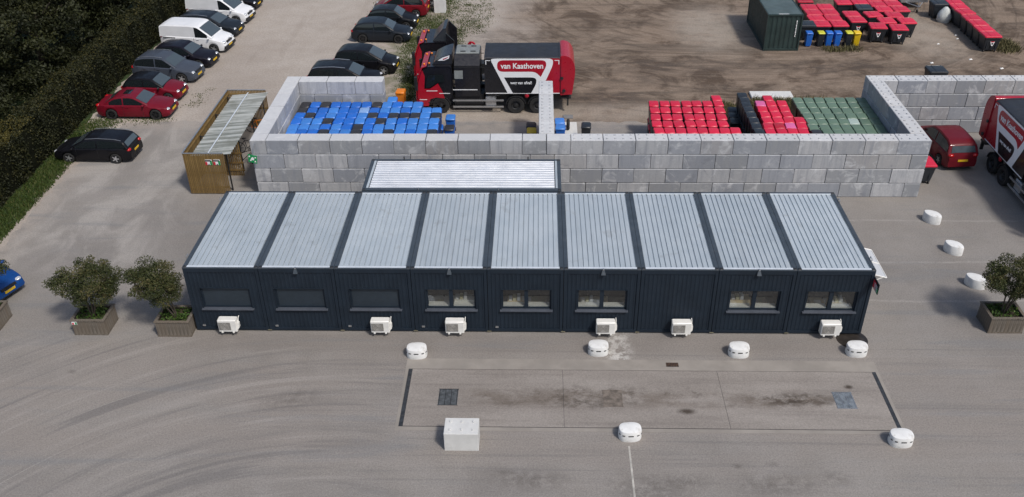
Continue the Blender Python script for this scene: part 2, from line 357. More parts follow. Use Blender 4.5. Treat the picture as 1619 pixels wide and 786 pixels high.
struct(MB().box(2.47,2.535,-30,-6.3,.0,.008).build('painted_line', M_paint))

# ------------------------------------------------------------------ office of nine cabin units
BL, UW, BH, BD = -14.79, 27.17/9, 3.17, 6.11
off = thing('office_building', 'long low navy office of nine joined cabin units with ribbed grey roofs', 'building')
def ribs(x0, x1, z0, z1, y, pitch=.165, d=.022, ref=0.):   # vertical corrugation facing -y
    mb = MB(); pts = []; x = x0
    k = math.floor((x0-ref)/pitch); prof = ((0,0),(.32,0),(.42,1),(.9,1),(1.0,0))
    while ref + k*pitch < x1:
        for u, q in prof[:-1]:
            xx = ref+(k+u)*pitch
            if x0 <= xx <= x1: pts.append((xx, y + q*d))
        k += 1
    if not pts or pts[0][0] > x0+1e-4: pts.insert(0, (x0, y))
    if pts[-1][0] < x1-1e-4: pts.append((x1, y))
    vs = [(a, b, z0) for a, b in pts] + [(a, b, z1) for a, b in pts]; n = len(pts)
    mb.add(vs, [(i, i+1, n+i+1, n+i) for i in range(n-1)]); return mb
def rgh(mb, *a): r = ribs(*a); mb.add(r.v, r.f)
WIN = {0:'s',1:'s',2:'s',3:'w',4:'w',5:'w',7:'w',8:'w'}
M_clear = NT('window_glass')
def _glass():
    n = M_clear; t = n.t
    tr = t.nodes.new('ShaderNodeBsdfTransparent'); tr.inputs[0].default_value = (.84,.85,.84,1)
    gl = t.nodes.new('ShaderNodeBsdfGlossy'); gl.inputs['Roughness'].default_value = .01; gl.inputs[0].default_value = (.9,.95,1,1)
    lw = t.nodes.new('ShaderNodeLayerWeight'); lw.inputs[0].default_value = .3
    mx = t.nodes.new('ShaderNodeMixShader'); n.l(n.rng(lw.outputs['Facing'], .0, 1, .04, .35, False), mx.inputs[0]); n.l(tr.outputs[0], mx.inputs[1]); n.l(gl.outputs[0], mx.inputs[2]); n.l(mx.outputs[0], n.out.inputs[0])
    return n.m
M_pane = _glass()
M_inwall = pmat('interior_wall', (.2,.165,.14), .8, var=.05)
M_infloor = pmat('interior_floor', (.035,.028,.025), .7, var=.2)
M_shut = pmat('roller_shutter', (.022,.033,.045), .5, var=.08)
M_sill = pmat('sill_metal', (.075,.085,.105), .4, var=.1)
M_wood = pmat('pale_desk_wood', (.66,.54,.34), .5, var=.1)
MB().box(BL+.1,-BL-2.5,.35,BD-.1,.16,.2).build('floor_deck', M_infloor, off)
# roof sheet profile shared by all nine units
def roof_sheet(w, l, pitch):
    mb = MB(); pts = []; n = int(w/pitch); pitch = w/n
    for k in range(n):
        for u, q in ((0,1),(.78,1),(.81,0),(.97,0)): pts.append(((k+u)*pitch, q*.048))
    pts.append((w, .048)); N = len(pts)
    mb.add([(a, 0, z) for a, z in pts] + [(a, l, z) for a, z in pts], [(i, i+1, N+i+1, N+i) for i in range(N-1)])
    return mb.mesh('roof_sheet', M_galv)
ROOF = roof_sheet(UW-.34, BD-.36, .198)
CAST = MB().cbox(-.07,.07,-.08,.08,-.1,.02,.02).mesh('corner_casting', M_dark)
for i in range(9):
    x0 = BL+i*UW; x1 = x0+UW
    # front wall panel with its opening
    mb = MB(); a, b, z0, z1 = x0+.13, x1-.13, .2, BH-.22; kind = WIN.get(i)
    xc = (x0+x1)/2 + (-.01 if kind == 's' else .03); wl, wr_, wz0, wz1 = xc-1.0, xc+1.0, 1.18, 2.16
    if kind:
        rgh(mb, a, wl, z0, z1, .03, .165, .014, x0); rgh(mb, wr_, b, z0, z1, .03, .165, .014, x0)
        rgh(mb, wl, wr_, z0, wz0, .03, .165, .014, x0); rgh(mb, wl, wr_, wz1, z1, .03, .165, .014, x0)
    else: rgh(mb, a, b, z0, z1, .03, .165, .014, x0)
    mb.build('wall_panel', M_navy, off)
    fr = MB(); fr.box(x0+.012,x0+.13,0.0,.16,.08,BH-.04); fr.box(x1-.13,x1-.012,0.0,.16,.08,BH-.04)
    fr.box(x0+.13,x1-.13,.005,.16,.08,.2); fr.box(x0+.13,x1-.13,.005,.14,BH-.22,BH-.03)
    fr.build('front_frame', M_navy, off)
    rf = MB(); rf.box(x0+.006,x0+.165,.0,BD,BH-.035,BH); rf.box(x1-.165,x1-.006,.0,BD,BH-.035,BH); rf.box(x0+.165,x1-.165,BD-.12,BD,BH-.05,BH-.003)
    rf.box(x0+.165,x1-.165,.0,.06,BH-.03,BH-.003)
    rf.build('roof_beam', M_frame, off)
    link('roof_sheet', ROOF, off, (x0+.17,.19,BH-.075))
    MB().box(x0+.17,x1-.17,.062,.17,BH-.045,BH+.006).build('gutter_strip', M_galvb, off)
    MB().box(x0+.17,x1-.17,BD-.165,BD-.125,BH-.045,BH+.004).build('gutter_strip', M_galvb, off)
    for cx in (x0+.09, x1-.09):
        for cyy in (.09, BD-.09): link('corner_casting', CAST, off, (cx,cyy,BH))
    # back wall, inner partitions
    MB().box(x0+.01,x1-.01,BD-.08,BD-.004,.1,BH-.06).build('back_wall', M_navy, off)
    MB().box(x0-.03,x0+.03,.24,BD-.1,.2,BH-.1).build('partition', M_inwall, off)
    MB().box(x0+.04,x1-.04,3.6,3.66,.2,BH-.12).build('inner_wall', M_inwall, off)
    cl = MB(); cl.box(x0-.07,x0+.1,-.02,.05,.07,.1)
    if i: cl.build('foot_clamp', pmat('clamp_brass', (.2,.18,.12), .5) if i == 1 else bpy.data.materials['clamp_brass'], off)
    if i in (0,1,2,3,4): MB().box(x0+.28,x0+.4,-.006,.03,.26,.33).build('type_plate', M_alu, off)
    if kind:
        wn = MB(); t = .07; yf = .1
        for q in ((wl,wr_,wz1-t,wz1),(wl,wr_,wz0,wz0+t),(wl,wl+t,wz0+t,wz1-t),(wr_-t,wr_,wz0+t,wz1-t)): wn.box(q[0],q[1],yf,yf+.08,q[2],q[3])
        if kind == 'w': wn.box(xc-.08,xc+.08,yf-.01,yf+.08,wz0+t,wz1-t)
        wo = wn.build('window', M_navy, off)
        rv = MB(); rv.box(wl-.02,wl,.012,.1,wz0,wz1); rv.box(wr_,wr_+.02,.012,.1,wz0,wz1); rv.box(wl-.02,wr_+.02,.012,.1,wz1,wz1+.02)
        rv.build('reveal', M_navy, wo)
        MB().box(wl-.06,wr_+.06,-.07,.1,wz0-.05,wz0-.005).build('sill', M_sill, wo)
        if kind == 's':
            sh = MB()
            for k in range(20):
                zz = wz0+t+k*(wz1-wz0-2*t)/20; sh.box(wl+t,wr_-t,yf+.02,yf+.034,zz,zz+.037)
                sh.box(wl+t,wr_-t,yf+.026,yf+.034,zz+.037,zz+.042)
            sh.build('shutter', M_shut, wo)
        else:
            for (pa, pb) in ((wl+t, xc-.08), (xc+.08, wr_-t)):
                MB().box(pa,pb,yf+.035,yf+.043,wz0+t,wz1-t).build('pane', M_pane, wo)
                MB().box(pa,pb,yf+.046,yf+.3,wz0+t-.02,wz0+t+.045).build('window_board', M_white, wo)
    if i in (1,3,5,7):
        lp = MB(); lp.loft([[(xc-.05,-.02,BH-.04),(xc+.05,-.02,BH-.04),(xc+.05,.003,BH-.04),(xc-.05,.003,BH-.04)],[(xc-.09,-.11,BH-.2),(xc+.09,-.11,BH-.2),(xc+.09,.003,BH-.2),(xc-.09,.003,BH-.2)]])
        lo = lp.build('lamp', M_frame, off); MB().box(xc-.03,xc+.03,-.03,.05,BH-.02,BH+.03).build('bracket', M_alu, lo)
# end walls
MB().box(BL+.004,BL+.07,.16,BD-.08,.1,BH-.06).build('end_wall', M_navy, off)
MB().box(-BL-2.41-.07,-BL-2.41-.004,.16,BD-.08,.1,BH-.06).build('end_wall', M_navy, off)
for x, s in ((BL, -1), (BL+27.17, 1)):
    for yy in (.75, 5.3):
        lg = MB(); lg.cyl((x+s*.0,yy-.1,BH+.0),(x+s*.0,yy-.1,BH+.1),.015,n=6); lg.cyl((x+s*.0,yy+.1,BH+.0),(x+s*.0,yy+.1,BH+.1),.015,n=6); lg.cyl((x,yy-.1,BH+.1),(x,yy+.1,BH+.1),.015,n=6)
        lg.build('lifting_eye', M_alu, off)
# door canopy on the right end
XR = BL+27.17
cn = MB(); cn.add([(XR+.02,.42,2.72),(XR+.62,.42,2.56),(XR+.62,2.4,2.56),(XR+.02,2.4,2.72)], [(0,1,2,3)])
M_poly = NT('canopy_polycarbonate'); M_poly.b.inputs['Alpha'].default_value = .8; M_poly = M_poly.end((.62,.64,.66), .3)
co = cn.build('canopy', M_poly, off)
cf = MB(); 
for p, q in (((XR+.02,.42,2.72),(XR+.64,.42,2.55)),((XR+.64,.42,2.55),(XR+.64,2.4,2.55)),((XR+.64,2.4,2.55),(XR+.02,2.4,2.72)),((XR+.02,1.4,2.73),(XR+.63,1.4,2.56)),((XR+.01,.42,2.3),(XR+.5,.42,2.58))): cf.cyl(p, q, .026, n=6)
cf.build('canopy_frame', M_white, co)
# rear annex unit lying crosswise
an = thing('annex_unit', 'crosswise rear cabin unit with white lengthwise roof ribs behind the office', 'building')
ax0, ax1, ay0, ay1 = -8.66, .33, 6.2, 9.2
wl_ = MB(); wl_.box(ax0+.03,ax1-.03,ay0+.05,ay1-.03,.1,BH-.05); wl_.build('wall', M_navy, an)
fb = MB(); fb.box(ax0,ax0+.16,ay0,ay1,BH-.05,BH+.01); fb.box(ax1-.16,ax1,ay0,ay1,BH-.05,BH+.01); fb.box(ax0+.16,ax1-.16,ay0,ay0+.22,BH-.05,BH+.008); fb.box(ax0+.16,ax1-.16,ay1-.16,ay1,BH-.05,BH+.008)
fb.build('roof_beam', M_frame, an)
MB().box(ax0+.165,ax0+.26,ay0+.225,ay1-.165,BH-.045,BH+.012).build('gutter_strip', M_galv, an); MB().box(ax1-.26,ax1-.165,ay0+.225,ay1-.165,BH-.045,BH+.012).build('gutter_strip', M_galv, an)
M_galvw = pmat('white_roof_sheet', (.8,.82,.84), .35, metal=.4, var=.05, scale=1.0)
W2 = ay1-ay0-.4; nr = 12; mb = MB(); pts = []
for k in range(nr):
    for u, q in ((0,1),(.4,1),(.52,0),(.82,0)): pts.append(((k+u)*W2/nr, q*.055))
pts.append((W2,.055)); N = len(pts)
mb.add([(ax0+.3, ay0+.225+a, BH-.06+z) for a, z in pts]+[(ax1-.3, ay0+.225+a, BH-.06+z) for a, z in pts], [(j, N+j, N+j+1, j+1) for j in range(N-1)])
mb.build('roof_sheet', M_galvw, an)
for xx in (-6.1,-2.5):
    pq = MB(); pq.cyl((xx,ay0+.04,BH),(xx,ay0+.04,BH+.12),.02,n=6); pq.build('lifting_eye', M_alu, an)
for xx in (-7.1,-1.2):
    pq = MB(); pq.cyl((xx,ay1-.04,BH),(xx,ay1-.04,BH+.16),.03,n=6); pq.build('lifting_eye', M_dark, an)
for cx in (ax0+.09, ax1-.09):
    for cyy in (ay0+.09, ay1-.09): link('corner_casting', CAST, an, (cx,cyy,BH+.005))

# air conditioners
ACN = {0:'first unit, under its left shutter',2:'third unit, under its shutter',3:'fourth unit, under the leftmost glazed window',5:'sixth unit, beside the white spill',6:'windowless seventh unit',8:'ninth unit at the right end'}
M_grille = pmat('ac_grille', (.13,.125,.115), .6, var=.1)
M_guard = pmat('ac_guard', (.36,.345,.32), .5)
def make_ac():
    b = MB(); b.cbox(-.4,.36,-.16,.16,0,.56,.025); r = {'body': b.mesh('body', M_white, 30)}
    g = MB(); g.box(-.36,.12,-.172,-.161,.08,.46); 
    r['backing'] = g.mesh('grille', M_grille)
    f = MB()
    for rr in (.06,.11,.16): f.torus((-.12,-.176,.27), rr, .008, 'y', 18, 4)
    for k in range(9): f.box(-.355,.115,-.182,-.174,.1+k*.042,.112+k*.042)
    r['fan_guard'] = f.mesh('fan_guard', M_guard)
    v = MB(); v.loft([[(.362,-.1,.06),(.362,.1,.06),(.362,.1,.44),(.362,-.1,.44)],[(.44,-.07,.14),(.44,.07,.14),(.44,.07,.34),(.44,-.07,.34)]]); r['valve_cover'] = v.mesh('valve_cover', M_white)
    ft = MB(); ft.box(-.035,.035,-.18,.2,-.06,-.002); r['foot'] = ft.mesh('foot', M_white)
    p = MB(); p.cyl((.4,.02,.36),(.4,.1,.52),.018,n=6); p.cyl((.4,.1,.52),(.4,.2,.55),.018,n=6); r['pipe'] = p.mesh('pipe', M_white)
    return r
AC = make_ac()
for i, x in ((0,-13.33),(2,-7.08),(3,-4.05),(5,2.04),(6,5.08),(8,11.02)):
    t = thing('air_conditioner', 'white air conditioner on the office front, '+ACN[i], 'air conditioner', (x,-.21,.27), 0, 'air conditioners along the office front')
    for nm in ('body','valve_cover','pipe'): link(nm, AC[nm], t)
    gb = link('grille', AC['backing'], t); link('fan_guard', AC['fan_guard'], gb)
    for fx in (-.26,.2): link('foot', AC['foot'], t, (fx,0,0))
# desks and paper seen through the windows
M_paperb = pmat('folder', (.6,.55,.35), .7)
DL = {3:'fourth unit',4:'fifth unit',5:'sixth unit',7:'eighth unit',8:'ninth unit'}
for i in (3,4,5,7,8):
    x0 = BL+i*UW
    d = thing('desk', 'pale desk with papers behind the window of the '+DL[i], 'desk', (x0+UW/2+(-.35,.3,-.2,.25,.1)[(3,4,5,7,8).index(i)],1.0,.2), 0, 'desks inside the office')
    MB().box(-.55,.55,-.55,.2,.78,.81).build('desk_top', M_wood if i != 3 else M_white, d)
    for sx in (-.5,.45): MB().box(sx,sx+.05,-.5,.15,0,.78).build('leg', M_alu, d)
    for k in range(4): 
        px, py = rnd.uniform(-.5,.25), rnd.uniform(-.5,-.1); MB().box(px,px+.25,py,py+.28,.811+.002*k,.83+.05*rnd.random()).build('paper', M_paper if k % 2 else M_paperb, d)
    mo = MB(); mo.box(-.3,.25,.1,.13,.9,1.25); mo.box(-.05,.02,.1,.13,.81,.9); mo.build('monitor', M_black, d)
M_cabw = pmat('cabinet_white', (.7,.68,.62), .5, var=.05); M_cabb = pmat('cabinet_beech', (.6,.47,.28), .5, var=.1)
for i, (dx, wd, hh, m, lb) in enumerate(((BL+3*UW+2.05,.85,1.36,M_cabw,'white cabinet behind the right pane of the fourth unit window'),(BL+4*UW+1.05,.55,1.3,M_cabb,'beech shelf behind the left pane of the fifth unit window'),(BL+5*UW+.95,.5,1.22,M_cabw,'white cabinet behind the left pane of the sixth unit window'),(BL+7*UW+1.1,.8,1.42,M_cabb,'beech cabinet behind the left pane of the eighth unit window'),(BL+8*UW+2.0,.7,1.3,M_cabb,'beech cabinet behind the right pane of the ninth unit window'))):
    c_ = thing('cabinet', lb, 'cabinet', (dx,.42,.2), 0, 'cabinets inside the office')
    MB().box(-wd/2,wd/2,0,.4,0,hh-.2).build('carcass', m, c_)
    for k in range(4): MB().box(-wd/2+.02,wd/2-.02,-.015,-.001,.05+k*(hh-.25)/4,.05+(k+.9)*(hh-.25)/4).build('drawer', m, c_)
    for k in range(3): MB().box(-wd/2+.05+k*.17,-wd/2+.18+k*.17,.03,.3,hh-.2,hh-.12+.05*k).build('folder', (M_paper,M_paperb,M_paper)[k], c_)
sg = thing('projecting_sign', 'black, red and green sign plate projecting from the right end of the office', 'sign', (XR-.03,-.02,2.45))
M_sred = pmat('sign_red', (.55,.02,.04), .5, var=.05); M_sgreen = pmat('sign_green', (.0,.24,.07), .5, var=.05); M_swhite = pmat('sign_white', (.8,.8,.8), .5, var=.03)
MB().box(0,.02,-.58,0,0,.46).build('plate', M_black, sg)
MB().box(-.006,-.001,-.3,-.02,.02,.36).build('red_stripe', M_sred, sg); MB().box(-.006,-.001,-.56,-.36,.02,.22).build('green_stripe', M_sgreen, sg)
for k in range(4): MB().box(-.012,-.0065,-.5+.03*(k%2),-.16,.06+k*.07,.085+k*.07).build('print', M_swhite, sg)

# ------------------------------------------------------------------ concrete block wall
def mat_block():
    n = NT('block_concrete'); oi = n.t.nodes.new('ShaderNodeObjectInfo'); r = oi.outputs['Random']
    P = n.t.nodes.new('ShaderNodeVectorMath'); P.operation = 'ADD'; n.l(n.P, P.inputs[0]); n.l(n.comb(n.math('MULTIPLY', r, 57), n.math('MULTIPLY', r, 31), n.math('MULTIPLY', r, 13)), P.inputs[1]); P = P.outputs[0]
    X, Y, Z = n.xyz()
    c = n.mix(n.rng(r, 0, 1), (.27,.28,.295), (.46,.465,.475))
    c = n.mix(n.rng(n.math('FRACT', n.math('MULTIPLY', r, 7.3)), .72, .8, 0, .7), c, (.27,.29,.33))
    c = n.mix(n.rng(n.math('FRACT', n.math('MULTIPLY', r, 11.7)), .75, .85, 0, .5), c, (.36,.34,.325))
    st = n.noise(n.map(P, (3.2,3.2,.28)), 1.3, 5, .65, .3)
    c = n.mix(n.rng(st, .42, .7, 0, .7), c, (.24,.255,.285))
    bl = n.noise(P, 1.5, 5, .65, .7)
    c = n.mix(n.rng(bl, .52, .7, 0, .7), c, (.58,.59,.6))
    c = n.mix(n.rng(n.noise(n.map(P, loc=(9,4,2)), 1.1, 5, .7, .5), .57, .72, 0, .65), c, (.2,.21,.235))
    c = n.mix(n.rng(n.noise(P, 14, 4, .7), .4, .75, 0, .25), c, (.2,.2,.2))
    # upward faces mixed paler: the sunlit look of the tops put into the colour
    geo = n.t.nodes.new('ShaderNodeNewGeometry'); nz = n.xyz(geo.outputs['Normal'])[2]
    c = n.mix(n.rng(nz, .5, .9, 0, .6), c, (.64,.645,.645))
    n.bump(n.noise(P, 12, 4, .6), .2, .02)
    return n.end(c, .85, 0, .3)
M_block = mat_block()
def block_mesh(l, w=.8, h=.8, studs=False):
    g = .013; mb = MB(); x, y, b = l/2-g, w/2-g, .022
    def ring(z, i): return [(-x+i,-y+i,z),(x-i,-y+i,z),(x-i,y-i,z),(-x+i,y-i,z)]
    mb.loft([ring(g, b), ring(g+b, 0), ring(h-g-b, 0), ring(h-g, b)])
    if studs:
        k = max(1, round(l/.4)); m = max(1, round(w/.4))
        for i in range(k):
            for j in range(m):
                cx, cyy = -l/2+(i+.5)*l/k, -w/2+(j+.5)*w/m; s1, s2 = .055, .025
                mb.loft([[(cx-s1,cyy-s1,h-g),(cx+s1,cyy-s1,h-g),(cx+s1,cyy+s1,h-g),(cx-s1,cyy+s1,h-g)],[(cx-s2,cyy-s2,h+.03),(cx+s2,cyy-s2,h+.03),(cx+s2,cyy+s2,h+.03),(cx-s2,cyy+s2,h+.03)]])
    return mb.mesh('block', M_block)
BM = {}
def bmesh_for(l, s, w=.8):
    k = (round(l,3), s, w)
    if k not in BM: BM[k] = block_mesh(l, w, .8, s)
    return BM[k]
wall = thing('block_wall', 'tall grey interlocking concrete block wall forming open bin bays behind the office', 'wall')
WX0, WY, WD = -15.11, 11.16, 8.2; WX1 = WX0+33.6
brnd = random.Random(11)
def block(cx, cyy, z, l, along, studs):
    o = link('block', bmesh_for(l, studs), wall, (cx+brnd.uniform(-.006,.006), cyy+brnd.uniform(-.012,.012), z))
    o.rotation_euler[2] = (0 if along == 'x' else math.pi/2) + brnd.uniform(-.004,.004)
    if brnd.random() < .5 and not studs: o.rotation_euler[2] += math.pi
def run(a0, fixed, lens, z, along, studmin=None, flag=False):
    p = a0
    for l in lens:
        c = p+l/2; s = flag if studmin is None else c > studmin
        block(*( (c, fixed) if along == 'x' else (fixed, c) ), z, l, along, s); p += l
for row in range(4):
    top = row == 3; odd = row % 2 == 1     # rows counted from the ground; rows 1 and 3 start with a half block
    lens = ([.8]+[1.6]*8+[1.2]*2+[1.6]*11) if odd else ([1.6]*8+[1.2]*2+[1.6]*11+[.8])
    run(WX0, WY+.4, lens, row*.8, 'x', 1.0 if top else 1e9)
    L = WD-1.6; q = L/4
    sl = [q]*4 if odd else [q/2]+[q]*3+[q/2]
    run(WY+.8, WX0+.4, sl, row*.8, 'y', None, False)
    run(WY+.8, WX1-.4, sl, row*.8, 'y', None, top)
    run(WX0, WY+WD-.4, [.8,1.6,1.6,1.6] if odd else [1.6,1.6,1.6,.8], row*.8, 'x', None, False)
    run(WX1-.8, WY+WD-.4, ([1.6]*7 if odd else [.8]+[1.6]*6+[.8]), row*.8, 'x', None, top)
    run(WY+.8, -.3, ([1.6]*3+[1.0,.9] if odd else [.8]+[1.6]*3+[1.1]), row*.8, 'y', None, top)
#PART3

# ------------------------------------------------------------------ white oval bollards
M_bol = pmat('whitewashed_concrete', (.76,.76,.74), .7, var=.05, scale=3, bump=.3, bscale=9, objvar=.05, dirt=.55, dcol=(.42,.4,.35))
def oval(a, b, z, n=28, p=2.6):
    out = []
    for i in range(n):
        t = 2*math.pi*i/n; c, s = math.cos(t), math.sin(t)
        out.append((a*math.copysign(abs(c)**(2/p), c), b*math.copysign(abs(s)**(2/p), s), z))
    return out
bb = MB(); bb.loft([oval(.4,.29,0), oval(.41,.3,.05), oval(.405,.295,.36), oval(.385,.275,.43), oval(.3,.2,.455), oval(.12,.08,.46)])
BOL = bb.mesh('body', M_bol, 35)
b2 = MB(); b2.loft([oval(.44,.3,0,28,1.7), oval(.45,.31,.05,28,1.7), oval(.445,.305,.38,28,1.7), oval(.42,.285,.44,28,1.7), oval(.3,.2,.465,28,1.9), oval(.12,.08,.47)])
BOL2 = b2.mesh('body', M_bol, 35)
def dashes(dark):
    mb = MB(); n = 44
    o1, o2 = oval(.418,.308,.265,n), oval(.418,.308,.315,n)
    for i in range(n):
        if (i % 4 < 2) == dark:
            j = (i+1) % n; mb.add([o1[i],o1[j],o2[j],o2[i]], [(0,1,2,3)])
    return mb
M_tapeb = pmat('tape_black', (.03,.03,.03), .5); M_taper = pmat('tape_red', (.4,.12,.1), .5)
TB = dashes(True).mesh('tape', M_tapeb)
def bollard(x, y, rz, label, tape):
    t = thing('bollard', label, 'bollard', (x,y,.004), rz, 'white oval concrete bollards')
    link('body', BOL if tape else BOL2, t)
    if tape: link('warning_tape', TB, t)
bollard(-5.5,-1.45,.03,'white oval bollard beside the left end of the weighbridge', 1)
bollard(1.69,-1.2,0,'white oval bollard next to the white powder spill', 1)
bollard(7.22,-1.25,0,'white oval bollard below the windowless and eighth office units', 1)
bollard(11.85,-1.15,0,'white oval bollard touching the round dark manhole', 1)
bollard(2.56,-5.83,.05,'white oval bollard at the head of the thin painted line', 1)
bollard(11.98,-6.0,0,'white oval bollard at the lower right corner of the weighbridge', 1)
bollard(18.35,8.85,rad(-48),'plain white oval bollard farthest back on the right yard', 0)
bollard(18.36,6.15,rad(-48),'plain white oval bollard in the middle of the right-hand three', 0)
bollard(18.3,3.5,rad(-44),'plain white oval bollard just behind the right-hand planter', 0)
cb = thing('concrete_block', 'single pale concrete block with lifting marks at the near edge of the weighbridge', 'block', (-3.36,-6.2,.004))
M_pale = pmat('pale_cast_concrete', (.6,.6,.58), .8, var=.06, scale=2, bump=.15, dirt=.25, dcol=(.42,.41,.39))
mb = MB(); mb.cbox(-.6,.6,-.4,.4,0,.8,.015); mb.build('body', M_pale, cb)
for i in range(3):
    for j in range(2): MB().box(-.42+i*.4,-.36+i*.4,-.25+j*.4,-.13+j*.4,.8,.83).build('stud', M_pale, cb)
cb2 = thing('concrete_block', 'pale concrete block standing alone on the weedy verge beyond the trucks', 'block', (-8.38,40.0,0))
mb = MB(); mb.cbox(-.44,.44,-.4,.4,0,1.1,.015); mb.build('body', M_pale, cb2); MB().box(-.08,.08,-.06,.06,1.1,1.16).build('stud', M_dark, cb2)

# ------------------------------------------------------------------ foliage
def mat_leaf(name, a, b, c, rough=.6):
    n = NT(name); at = n.t.nodes.new('ShaderNodeAttribute'); at.attribute_name = 'tint'; at.attribute_type = 'GEOMETRY'
    f = at.outputs['Fac']
    col = n.mix(n.rng(f, 0, .5, 0, 1, False), a, b); col = n.mix(n.rng(f, .5, 1, 0, 1, False), col, c)
    m = n.end(col, rough, 0, .25); n.b.inputs['Transmission Weight'].default_value = 0
    return m
def leaves(name, mat, centres, size, parent=None, seed=1, upbias=.4, aspect=.55, kind=None):
    r = random.Random(seed); vs = []; fs = []; tint = []
    for (c, s, t) in centres:
        n = Vector((r.gauss(0,1), r.gauss(0,1), r.gauss(0,1)+upbias)).normalized(); a = n.orthogonal().normalized()
        a.rotate(Matrix.Rotation(r.uniform(0, 6.28), 3, n)); b = n.cross(a); L = size*s*r.uniform(.7,1.3); W = L*aspect; c = Vector(c); k = len(vs)
        vs += [c-a*L*.5, c+b*W*.5+n*L*.06, c+a*L*.5, c-b*W*.5+n*L*.06]; fs.append((k,k+1,k+2,k+3)); tint.append(t)
    me = bpy.data.meshes.new(name); me.from_pydata(vs, [], fs); me.materials.append(mat)
    at = me.attributes.new('tint', 'FLOAT', 'FACE'); at.data.foreach_set('value', tint)
    o = link(name, me, parent)
    if kind: o['kind'] = kind
    return o
def clump_cloud(r, blobs, per, tvar=.25):
    out = []
    for (c, rr, tb) in blobs:
        for _ in range(int(per*rr[0]*rr[1])):
            d = Vector((r.gauss(0,1), r.gauss(0,1), r.gauss(0,1))).normalized(); q = r.random()**.38
            p = (c[0]+d.x*rr[0]*q, c[1]+d.y*rr[1]*q, c[2]+d.z*rr[2]*q)
            out.append((p, 1, min(1, max(0, tb + r.uniform(-tvar, tvar)))))
    return out
M_leafp = mat_leaf('planter_tree_leaf', (.018,.026,.008), (.052,.062,.019), (.12,.1,.042))
M_leafg = mat_leaf('ground_cover_leaf', (.02,.045,.008), (.045,.09,.015), (.09,.14,.03))
M_bark = pmat('bark', (.06,.048,.036), .9, var=.3, scale=8)
M_plank = NT('weathered_plank')
def _plank(n):
    r = n.objrand(); P = n.map(n.P, (9,9,.7)); f = n.noise(P, 2.2, 5, .65)
    c = n.mix(n.rng(f, .3, .7), (.085,.072,.058), (.2,.175,.145)); c = n.mix(n.rng(r, 0, 1, 0, .5), c, (.15,.12,.09))
    c = n.mix(n.rng(n.noise(n.P, 1.7, 4), .5, .75, 0, .5), c, (.07,.06,.045)); n.bump(f, .4, .01); return n.end(c, .85, 0, .25)
M_plank = _plank(M_plank)
PLK = {}
